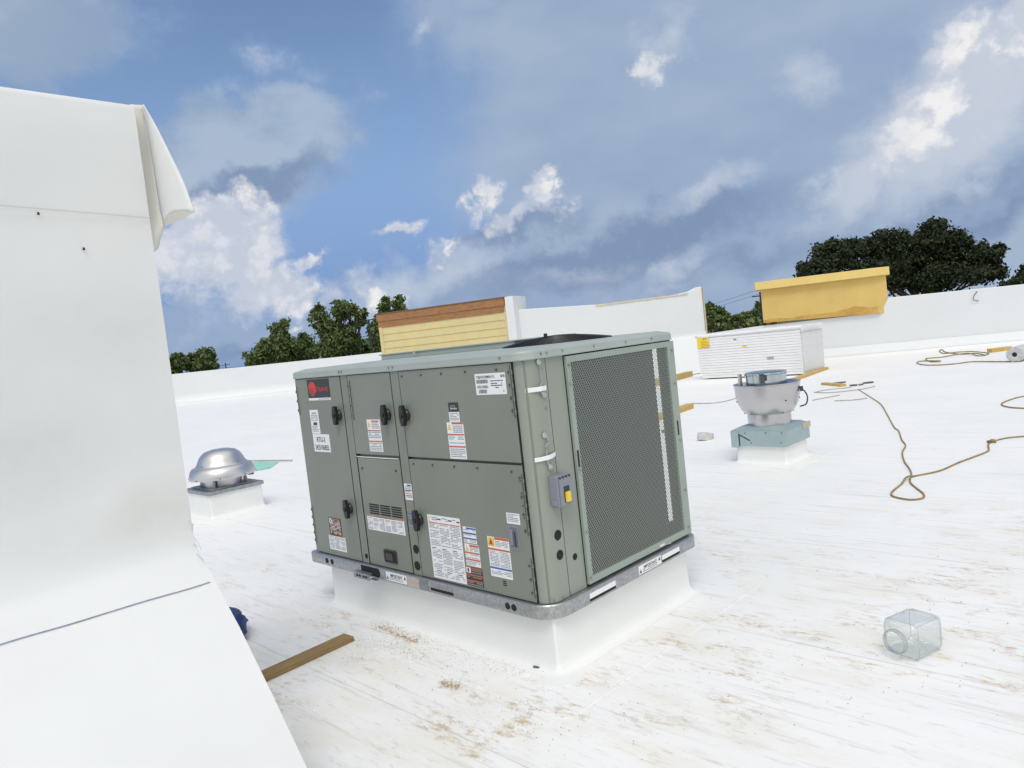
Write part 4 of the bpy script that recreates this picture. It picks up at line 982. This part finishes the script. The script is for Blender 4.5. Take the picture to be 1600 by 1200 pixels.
# ------------------------------------------------------------------ cords
def cord(pix, r, label, z=None, extra=None, seg=7, n_=6, knots=()):
    pts = smoothpath([G(x, y) + V((0, 0, r + (dz if dz else 0))) for x, y, dz in [(p + (0,))[:3] for p in pix]], n_)
    m_ = MB(); m_.tube(pts, r, seg)
    for kx, ky in knots:
        c = G(kx, ky) + V((0, 0, .02))
        m_.tube([c + V((.035 * math.cos(a) , .035 * math.sin(a), .012 * math.sin(2 * a))) for a in [i * .6 for i in range(18)]], r * 1.0, 6)
        m_.cyl(c + V((-.05, 0, 0)), c + V((.05, .02, 0)), .014, 8)
    o = m_.build('extension_cord', cordm, smooth=60); tag(o, label, 'cord'); return o
cord([(1341, 609), (1360, 621), (1376, 632), (1386, 648), (1397, 668), (1404, 674), (1409, 688), (1415, 697), (1410, 708), (1413, 722), (1420, 732), (1424, 741), (1422, 754), (1432, 764), (1443, 773), (1441, 780), (1420, 782, .0), (1396, 777), (1394, 770), (1408, 758), (1417, 750, .02), (1430, 745), (1468, 737), (1498, 724), (1540, 708), (1545, 702), (1544, 697), (1549, 692), (1570, 686), (1600, 683), (1640, 682)], .0085,
     'tan extension cord snaking across the roof to a triangular loop', knots=((1550, 692),))
cord([(1640, 615), (1600, 620), (1580, 625), (1565, 632), (1575, 637), (1600, 639), (1640, 640)], .010, 'end loop of brown cord at the right edge of the photo')
cord([(1590, 566), (1560, 566), (1520, 566), (1495, 569), (1470, 571), (1445, 571), (1433, 568), (1440, 565), (1470, 566, .02), (1455, 566), (1447, 561), (1470, 559), (1510, 554, .02), (1530, 557), (1545, 553), (1520, 550), (1495, 551), (1475, 553), (1468, 549), (1472, 547), (1478, 551), (1500, 554), (1525, 553), (1540, 556)], .014,
     'heap of tangled tan cord beside the membrane rolls at the right')
# ------------------------------------------------------------------ membrane rolls
def roll(px, py, r, Lr, label, ang):
    c = G(px, py); root = empty('membrane_roll', (c.x, c.y, 0), ang); tag(root, label, 'membrane roll')
    T = Matrix.Translation((0, 0, r)) @ Matrix.Rotation(math.radians(90), 4, 'Y')
    m_ = MB(); m_.lathe([(r * .30, 0), (r * .97, 0), (r, .01), (r, Lr), (r * .3, Lr), (r * .3, 0)], 36, 0, T); m_.build('rolled_sheet', rollm, root, smooth=40)
    m_ = MB(); m_.lathe([(1e-5, .003), (r * .30, .003), (r * .30, .3), (1e-5, .3)], 20, 0, T); m_.build('core', dark, root)
    return root
roll(1586, 566, .17, 2.2, 'speckled white membrane roll with black core, nearest the tangled cord', math.radians(38))
roll(1602, 562, .17, 2.2, 'speckled white membrane roll cut off by the right edge of the photo', math.radians(38))
roll(1618, 560, .20, 2.2, 'speckled white membrane roll outside the right edge', math.radians(38)) if False else None
# ------------------------------------------------------------------ small items
# clear square jar lying on its side
jm = bpy.data.materials.new('clear_plastic'); jm.use_nodes = True; t = jm.node_tree; t.nodes.clear()
o_ = t.nodes.new('ShaderNodeOutputMaterial'); tr = t.nodes.new('ShaderNodeBsdfTransparent'); gl = t.nodes.new('ShaderNodeBsdfGlossy'); mxs = t.nodes.new('ShaderNodeMixShader'); lw = t.nodes.new('ShaderNodeLayerWeight')
tr.inputs[0].default_value = (.955, .965, .965, 1); gl.inputs[0].default_value = (.75, .8, .8, 1); gl.inputs['Roughness'].default_value = .08; lw.inputs[0].default_value = .32
mm = t.nodes.new('ShaderNodeMath'); mm.operation = 'MULTIPLY_ADD'; mm.inputs[1].default_value = .55; mm.inputs[2].default_value = .04
t.links.new(lw.outputs['Facing'], mm.inputs[0]); t.links.new(mm.outputs[0], mxs.inputs[0]); t.links.new(tr.outputs[0], mxs.inputs[1]); t.links.new(gl.outputs[0], mxs.inputs[2]); t.links.new(mxs.outputs[0], o_.inputs[0])
jr = mat('jar_edge', (.42, .46, .46, 1), .2, 0, alpha=.40)
jb = G(1403, 1030); jar = empty('plastic_jar', (jb.x, jb.y, 0.006), math.radians(28)); tag(jar, 'clear square plastic jar lying on its side on the dirty roof', 'jar')
jw, jl = .085, .235
def sq(w, r, k=5): return rrect(-w, w, -w, w, r, k)
m_ = MB(); P_ = []
for x, w, r in ((0.0, .058, .0575), (.006, .066, .055), (.022, .080, .035), (.04, jw, .026), (jl - .03, jw, .026), (jl - .008, jw - .006, .026), (jl, jw - .022, .024)):
    P_.append([(x, a, b + jw) for a, b in sq(w, r)])
m_.grid([r + [r[0]] for r in P_]); m_.add(P_[-1], [tuple(range(len(P_[-1])))]); m_.build('jar_body', jm, jar, smooth=50)
m_ = MB(); T = Matrix.Translation((0, 0, jw)) @ Matrix.Rotation(math.radians(-90), 4, 'Y')
m_.lathe([(.056, 0), (.056, .022), (.050, .022), (.050, 0)], 36, 0, T); m_.build('jar_neck', jm, jar, smooth=50)
m_ = MB()
for xx, rr_ in ((-.022, .0545), (-.008, .058), (.0, .057)):
    m_.tube([(xx, rr_ * math.cos(a), jw + rr_ * math.sin(a)) for a in [i * math.pi / 20 for i in range(41)]], .0020, 5)
for x_ in (.042, jl - .006):
    ww = jw if x_ < .1 else jw - .005
    rrp = [(x_, a, b + jw) for a, b in sq(ww, .026)]; m_.tube(rrp + [rrp[0]], .0014, 5)
for sy, sz in ((1, 1), (-1, 1), (1, -1), (-1, -1)):
    m_.tube([(.042, sy * (jw - .007), jw + sz * (jw - .007)), (jl - .006, sy * (jw - .010), jw + sz * (jw - .010))], .0012, 5)
m_.build('jar_edge', jr, jar)
# blue tarp bundle peeking past the wall
tb = G(352, 985); m_ = MB(); bmx = bmesh.new(); bmesh.ops.create_icosphere(bmx, subdivisions=4, radius=1)
vs = []
for v in bmx.verts:
    k = 1 + .30 * noise.noise(v.co * 1.6 + V((3, 1, 2))) + .14 * noise.noise(v.co * 5)
    p = V((v.co.x * .15 * k, v.co.y * .22 * k, max(0, v.co.z * .12 * k + .08))); vs.append(p)
m_.add(vs, [tuple(q.index for q in f.verts) for f in bmx.faces]); bmx.free()
tarp = m_.build('tarp', tarpm, smooth=25); tarp.location = (G(346, 1002).x, G(346, 1002).y, 0); tag(tarp, 'crumpled dark blue tarp peeking out from behind the left wall', 'tarp')
# teal sheet by the dome, with a thin stick
pts = [G(x, y) for x, y in ((372, 738), (378, 728), (400, 722), (436, 722), (422, 732), (396, 737))]
m_ = MB(); m_.prism([(p.x, p.y) for p in pts], .004, .012); o = m_.build('plastic_sheet', tealm); tag(o, 'thin teal plastic sheet on the roof behind the domed fan', 'sheet')
m_ = MB(); m_.tube([G(390, 721.5) + V((0, 0, .02)), G(420, 722) + V((0, 0, .03)), G(457, 721) + V((0, 0, .02))], .013, 6); o = m_.build('stick', scrapm); tag(o, 'thin grey stick lying along the teal sheet', 'stick')
def chip(px, py, w, l, h_, label, mtl=debm, rz=0., name='debris_scrap', cat='scrap'):
    c = G(px, py); m_ = MB(); n = 9; pr = [(l * (1 + .25 * random.uniform(-1, 1)) * math.cos(i * 2 * math.pi / n), w * (1 + .25 * random.uniform(-1, 1)) * math.sin(i * 2 * math.pi / n)) for i in range(n)]
    m_.prism(pr, 0, h_); o = m_.build(name, mtl, bevel=h_ * .3); o.location = (c.x, c.y, .0065 if px == 838 else .001); o.rotation_euler.z = rz; tag(o, label, cat); return o
chip(392, 741, .035, .06, .03, 'small black scrap in front of the teal sheet')
chip(838, 1046, .006, .020, .012, 'small dark grey clip on the curb skirt below the unit corner', mat('clip', (.10, .11, .14, 1), .5), rz=-.6, name='metal_clip', cat='clip')
# flattened roll of tape near the perforated side
c = G(1103, 687); mt_ = empty('scrap_roll', (c.x, c.y, 0), .3); tag(mt_, 'small flattened grey roll lying between the unit and the bowl shaped fan', 'scrap roll')
m_ = MB(); T = Matrix.Translation((0, 0, .05)) @ Matrix.Rotation(math.radians(10), 4, 'Y')
m_.lathe([(.05, -.05), (.125, -.05), (.13, 0.0), (.12, .05), (.05, .05), (.05, -.05)], 18, 0, T @ Matrix.Diagonal((1, .6, 1, 1))); m_.build('rolled_strip', mat('roll_light', (.60, .58, .56, 1), .7, 0, .25, 20), mt_, smooth=30)
m_ = MB(); m_.lathe([(1e-5, .048), (.05, .048), (.05, .02), (1e-5, .02)], 14, 0, T @ Matrix.Diagonal((1, .6, 1, 1))); m_.build('core', debm, mt_)
# scraps behind the bowl fan
for i, (x, y, l, w, lab_) in enumerate(((1312, 599, .16, .05, 'dark narrow scrap leftmost in the litter behind the bowl shaped fan'), (1334, 603, .08, .05, 'dark scrap in the middle of the litter behind the bowl shaped fan'),
        (1345, 602, .06, .05, 'crumpled dark scrap next to the start of the tan cord'), (1356, 599, .14, .05, 'grey scrap rightmost in the litter behind the bowl shaped fan'))):
    chip(x, y, w, l, .03, lab_, mat('scrap%d' % (i % 2), (.09, .09, .10, 1) if i % 2 else (.17, .14, .13, 1), .8))
for pts_, lab_ in ((((1272, 614), (1290, 610), (1330, 606)), 'upper thin grey wire in the litter behind the bowl shaped fan'), (((1273, 614), (1300, 614), (1345, 609), (1367, 604)), 'long thin grey wire ending near the start of the tan cord'),
        (((1270, 626), (1280, 624), (1312, 618)), 'middle thin grey wire just right of the bowl shaped fan'), (((1304, 627), (1330, 626), (1355, 623)), 'lowest thin grey wire right of the bowl shaped fan'),
        (((1080, 631), (1120, 630), (1150, 623)), 'thin grey wire between the pine board and the bowl shaped fan')):
    m_ = MB(); m_.tube(smoothpath([G(a, b) + V((0, 0, .01)) for a, b in pts_], 5), .010, 5); o = m_.build('wire', scrapm); tag(o, lab_, 'wire')
# sawdust and grit: uncountable
def litter(name, label, zones, mtl, cat=None):
    m_ = MB()
    for (ax_, ay_, bx_, by_, sp, cnt, s0, s1) in zones:
        for _ in range(cnt):
            t_ = random.random(); px = ax_ + (bx_ - ax_) * t_ + random.gauss(0, sp * 1.4); py = ay_ + (by_ - ay_) * t_ + random.gauss(0, sp * .6)
            P = G(px, py); u_ = (P - UO).dot(AX); v_ = (P - UO).dot(AY)
            if .08 < u_ < UL + .02 and 0 < v_ < UW: continue
            if (P - WP0).dot(AY) < .06 and (P - WP0).dot(AX) < 1.1: continue
            s = random.uniform(s0, s1); a = random.uniform(0, 6.28); c_, s_ = math.cos(a), math.sin(a); e = random.uniform(.25, .6)
            q = [(P.x + s * (c_ * x - s_ * y * e), P.y + s * (s_ * x + c_ * y * e), .0055 + .003 * random.random()) for x, y in ((-1, -1), (1, -.7), (.8, 1), (-.9, .8))]
            m_.add(q, [(0, 1, 2, 3)])
    o = m_.build(name, mtl); o['kind'] = 'stuff'; o['label'] = label; o['category'] = cat or 'debris'; return o
litter('sawdust', 'tan sawdust and wood crumbs scattered on the roof in front of the unit curb',
       [(590, 975, 660, 1002, 7, 420, .0015, .005), (600, 1000, 660, 1030, 11, 420, .001, .004), (680, 1008, 830, 1060, 10, 320, .001, .0035), (560, 1002, 572, 1015, 9, 150, .001, .004), (545, 1031, 560, 1032, 8, 90, .001, .004),
        (692, 1068, 718, 1075, 5, 260, .002, .005), (480, 975, 560, 990, 14, 120, .001, .003), (800, 1100, 830, 1140, 14, 90, .001, .0035), (590, 980, 650, 1005, 3, 220, .002, .006)], sawm, 'sawdust')
litter('grit', 'dark grit and crumbs sprinkled over the foreground roof',
       [(420, 930, 520, 950, 18, 90, .001, .003), (500, 1000, 900, 1150, 55, 240, .0012, .0038), (900, 1100, 1550, 1000, 90, 260, .0012, .004), (1100, 850, 1560, 960, 60, 120, .002, .005), (420, 620, 460, 640, 30, 10, .004, .009), (430, 730, 440, 800, 20, 12, .003, .006), (1200, 640, 1560, 700, 60, 80, .003, .008), (690, 1030, 730, 1060, 14, 90, .0012, .003)], debm, 'grit')

# ------------------------------------------------------------------ trees, pole, wires
GZ = -6.0
def tree(Y, crowns, trunk_px, label, name, lm, nleaf, ls, sub=7, seed=1, group=None, limbs=True, flat=1.0, dens=1.0):
    """crowns: (px, py, rx_px, ry_px) clumps seen at distance Y"""
    rnd = random.Random(seed); k = Y / F_PX
    bx = at(trunk_px[0], trunk_px[1], Y); root = empty(name, (bx.x, Y, GZ)); tag(root, label, 'tree', group)
    O_ = V((bx.x, Y, GZ)); vs = []; fs = []
    cl = []
    for (px, py, rx, ry) in crowns:
        c = at(px, py, Y); c = V((c.x, Y + rnd.uniform(-.5, .5) * rx * k, c.z)); cl.append((c, rx * k, ry * k))
    area = sum(a * b for _, a, b in cl)
    tufts = []
    for c, a, b in cl:
        cnt = max(5, int(sub * (a * b) / (area / len(cl)) * 2.2))
        for _ in range(cnt):
            while True:
                d = V((rnd.uniform(-1, 1), rnd.uniform(-1, 1), rnd.uniform(-1, 1)))
                if .25 < d.length < 1: break
            d = d * (.55 + .45 * rnd.random()) / max(d.length, .6) * min(1, d.length + .25)
            tufts.append((c + V((d.x * a, d.y * a, d.z * b)), rnd.uniform(.16, .30) * math.sqrt(a * b) + ls * .6))
    per = max(6, int(nleaf / len(tufts)))
    for c, r in tufts:
        for _ in range(per):
            d = V((rnd.gauss(0, 1), rnd.gauss(0, 1), rnd.gauss(0, .75))) * r * .62
            p = c + d - O_; s = ls * rnd.uniform(.5, 1.2)
            n_ = V((rnd.uniform(-1, 1), rnd.uniform(-1, 1), rnd.uniform(-.2, 1))).normalized(); a_ = n_.orthogonal().normalized(); b_ = n_.cross(a_)
            w = rnd.uniform(0, 6.28); a2 = a_ * math.cos(w) + b_ * math.sin(w); b2 = n_.cross(a2)
            q = len(vs); vs += [p - a2 * s, p - b2 * s * .45 + a2 * s * .1, p + a2 * s, p + b2 * s * .5]; fs.append((q, q + 1, q + 2, q + 3))
    m_ = MB(); m_.add(vs, fs); m_.build('crown', lm, root)
    m_ = MB(); top = max(cl, key=lambda q: q[0].z)[0] - O_; hgt = top.z
    tr_r = hgt * .022
    m_.tube([V((0, 0, 0)), V((.1, 0, hgt * .3)), V((top.x * .5, 0, hgt * .6)), top * .92 + V((0, 0, 0))], lambda i: tr_r * (1, .8, .5, .12)[i], 8)
    for i, (c, a, b) in enumerate(cl):
        s0 = V((top.x * .3, 0, hgt * rnd.uniform(.30, .55))); e = c - O_
        m_.tube([s0, s0.lerp(e, .5) + V((rnd.uniform(-.3, .3), rnd.uniform(-.3, .3), .2)), e], lambda i: tr_r * (.5, .3, .1)[i], 5)
        for _ in range(3):
            e2 = e + V((rnd.uniform(-1, 1) * a, rnd.uniform(-1, 1) * a, rnd.uniform(-.2, 1.0) * b)); m_.tube([e.lerp(s0, .3), e2], lambda i: tr_r * (.18, .06)[i], 4)
    m_.build('trunk', barkm, root, smooth=60)
    return root
TL = 'trees beyond the left parapet'
tree(82, [(272, 572, 16, 12), (278, 562, 10, 9)], (276, 600), 'small tree behind the left parapet, right against the tall foreground wall', 'tree', leafB, 1500, .30, 9, 1, TL)
tree(84, [(300, 572, 14, 13), (302, 560, 9, 9)], (301, 600), 'small bushy tree behind the left parapet, middle of the short three', 'tree', leafB, 1500, .30, 9, 2, TL)
tree(80, [(322, 562, 14, 16), (318, 550, 8, 7), (327, 573, 13, 10), (313, 568, 10, 10)], (323, 600), 'small darker tree behind the left parapet, tallest of the short three', 'tree', leafA, 2000, .30, 9, 3, TL)
tree(78, [(408, 560, 24, 12), (436, 545, 28, 22), (440, 515, 15, 14), (446, 505, 9, 9), (425, 550, 18, 14), (400, 568, 18, 8), (458, 555, 22, 20)], (440, 600), 'pyramid shaped green tree behind the left parapet', 'tree', leafA, 8000, .26, 10, 4, TL)
tree(81, [(476, 540, 12, 18), (474, 528, 7, 9), (480, 555, 16, 14)], (476, 600), 'narrow green tree between the pyramid shaped tree and the tall open one', 'tree', leafB, 2600, .26, 10, 5, TL)
tree(76, [(528, 540, 32, 20), (520, 515, 24, 16), (500, 500, 13, 18), (496, 486, 8, 9), (536, 485, 17, 14), (530, 477, 10, 8), (552, 484, 10, 10), (560, 500, 14, 10), (545, 530, 20, 22), (515, 545, 24, 16), (568, 492, 8, 7)], (528, 600), 'tall open crowned tree left of the lamp pole', 'tree', leafA, 11000, .25, 11, 6, TL)
tree(83, [(562, 545, 10, 14), (575, 540, 9, 10), (583, 545, 10, 14)], (570, 600), 'low green tree at the foot of the lamp pole', 'tree', leafB, 2400, .26, 9, 7, TL)
tree(74, [(590, 530, 10, 22), (595, 500, 8, 8), (602, 478, 8, 11), (600, 490, 12, 6), (603, 467, 4, 4), (585, 514, 9, 10)], (598, 600), 'tree with a thin upright tuft rising behind the cream siding', 'tree', leafA, 3400, .25, 10, 8, TL)
tree(75, [(622, 478, 8, 11), (625, 467, 6, 6), (630, 490, 9, 8), (618, 492, 9, 7), (625, 520, 16, 22)], (624, 600), 'tree with a rounded tuft behind the cream siding, right of the thin one', 'tree', leafA, 3000, .25, 10, 9, TL)
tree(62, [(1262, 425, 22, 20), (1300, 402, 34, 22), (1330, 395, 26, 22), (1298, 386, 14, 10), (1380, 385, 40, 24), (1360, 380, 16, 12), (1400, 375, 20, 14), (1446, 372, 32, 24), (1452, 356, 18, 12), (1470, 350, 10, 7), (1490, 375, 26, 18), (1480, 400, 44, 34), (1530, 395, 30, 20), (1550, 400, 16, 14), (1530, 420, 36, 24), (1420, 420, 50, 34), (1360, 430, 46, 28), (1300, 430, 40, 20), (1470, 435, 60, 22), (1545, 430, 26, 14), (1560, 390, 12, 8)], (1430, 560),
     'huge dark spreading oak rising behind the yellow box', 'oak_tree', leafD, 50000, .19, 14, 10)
tree(66, [(1592, 440, 16, 6), (1600, 432, 12, 8), (1580, 444, 12, 5), (1602, 418, 7, 5)], (1600, 560), 'low dark tree at the right edge past the huge oak', 'tree', leafD, 1800, .2, 9, 11)
tree(90, [(1112, 486, 12, 10), (1124, 488, 11, 9), (1108, 480, 7, 6), (1128, 496, 12, 6), (1112, 497, 12, 6)], (1116, 560), 'green tree just right of the white centre wall', 'tree', leafA, 2400, .26, 10, 12)
tree(92, [(1150, 496, 14, 4), (1166, 492, 9, 4), (1182, 488, 8, 6), (1186, 476, 4, 6), (1140, 499, 8, 3)], (1168, 560), 'low green tree touching the left side of the yellow box', 'tree', leafA, 1500, .24, 9, 13)
m_ = MB(); rnd = random.Random(5)
for k in range(5200):
    px = rnd.uniform(1080, 1215); Y = rnd.uniform(120, 135); t_ = rnd.random()
    P = at(px, 500, Y); top = EYE.z - .4 + 1.2 * noise.noise(V((px * .05, 0, 0))) ; P = V((P.x, Y, GZ + (top - GZ) * t_ ** .8)); s = rnd.uniform(.25, .6); a_ = V((rnd.uniform(-1, 1), rnd.uniform(-1, 1), rnd.uniform(-1, 1))).normalized(); b_ = a_.orthogonal().normalized()
    m_.add([P - a_ * s, P - b_ * s, P + a_ * s, P + b_ * s], [(0, 1, 2, 3)])
o = m_.build('woods', leafA); o['kind'] = 'stuff'; o['label'] = 'far low green woods between the centre wall and the yellow box'; o['category'] = 'woods'
# lamp pole
Y = 60; b = at(576, 500, Y); kk = Y / F_PX
lp = empty('street_lamp', (b.x, Y, GZ)); tag(lp, 'dark pole with two flat lamp heads among the trees at left', 'street lamp')
m_ = MB(); m_.cyl((0, 0, 0), (0, 0, b.z - GZ), .10, 10, 0, .07); m_.build('pole', polem, lp)
for s in (-1, 1):
    m_ = MB(); m_.box(min(0, s * .75), max(0, s * .75), -.12, .12, b.z - GZ - .03, b.z - GZ + .05); m_.build('lamp_head', polem, lp, bevel=.02)
# utility poles and lines
for px, py, Y, lab_ in ((1187.5, 456, 80, 'dark utility pole at the left side of the yellow box'), (352, 567, 150, 'distant thin pole above the left parapet, left of the pyramid shaped tree')):
    b = at(px, py, Y); up = empty('utility_pole', (b.x, Y, GZ)); tag(up, lab_, 'utility pole'); m_ = MB(); m_.cyl((0, 0, 0), (0, 0, b.z - GZ), .15, 8, 0, .11); m_.build('pole', polem, up)
    m_ = MB(); m_.box(-.9, .9, -.06, .06, b.z - GZ - .5, b.z - GZ - .38); m_.build('crossarm', polem, up)
for pa_, pb_, lab_ in (((1095, 474), (1190, 451), 'upper power line left of the yellow box'), ((1095, 480), (1190, 458), 'lower power line left of the yellow box')):
    p, q = at(pa_[0], pa_[1], 120), at(pb_[0], pb_[1], 80); p2 = p + (p - q) * 2
    m_ = MB(); m_.tube([q.lerp(p2, t / 8) - V((0, 0, .8 * math.sin(math.pi * t / 8))) for t in range(9)], .016, 4); o = m_.build('power_line', polem); tag(o, lab_, 'power line')
q0, q1 = at(335, 573, 150), at(385, 572, 150)
m_ = MB(); m_.tube([q0.lerp(q1, t / 6) - V((0, 0, .25 * math.sin(math.pi * t / 6))) for t in range(7)], .03, 4); o = m_.build('power_line', polem); tag(o, 'distant power line above the left parapet, left of the pyramid shaped tree', 'power line')

# repeats share a group
for o in list(COL.objects):
    if o.parent or 'category' not in o.keys() or 'group' in o.keys(): continue
    n = o.name.split('.')[0]
    g_ = {'roof_curb': 'membrane curbs under the roof equipment', 'membrane_roll': 'rolls of membrane at the right', 'wire': 'thin wires lying on the roof', 'plank': 'loose boards lying on the roof',
          'debris_scrap': 'scraps littering the roof', 'power_line': 'power lines beyond the roof', 'utility_pole': 'utility poles beyond the roof', 'extension_cord': 'cords lying on the roof', 'tree': 'trees beyond the right parapet', 'oak_tree': 'trees beyond the right parapet', 'parapet': 'low white parapets'}.get(n)
    if g_: o['group'] = g_
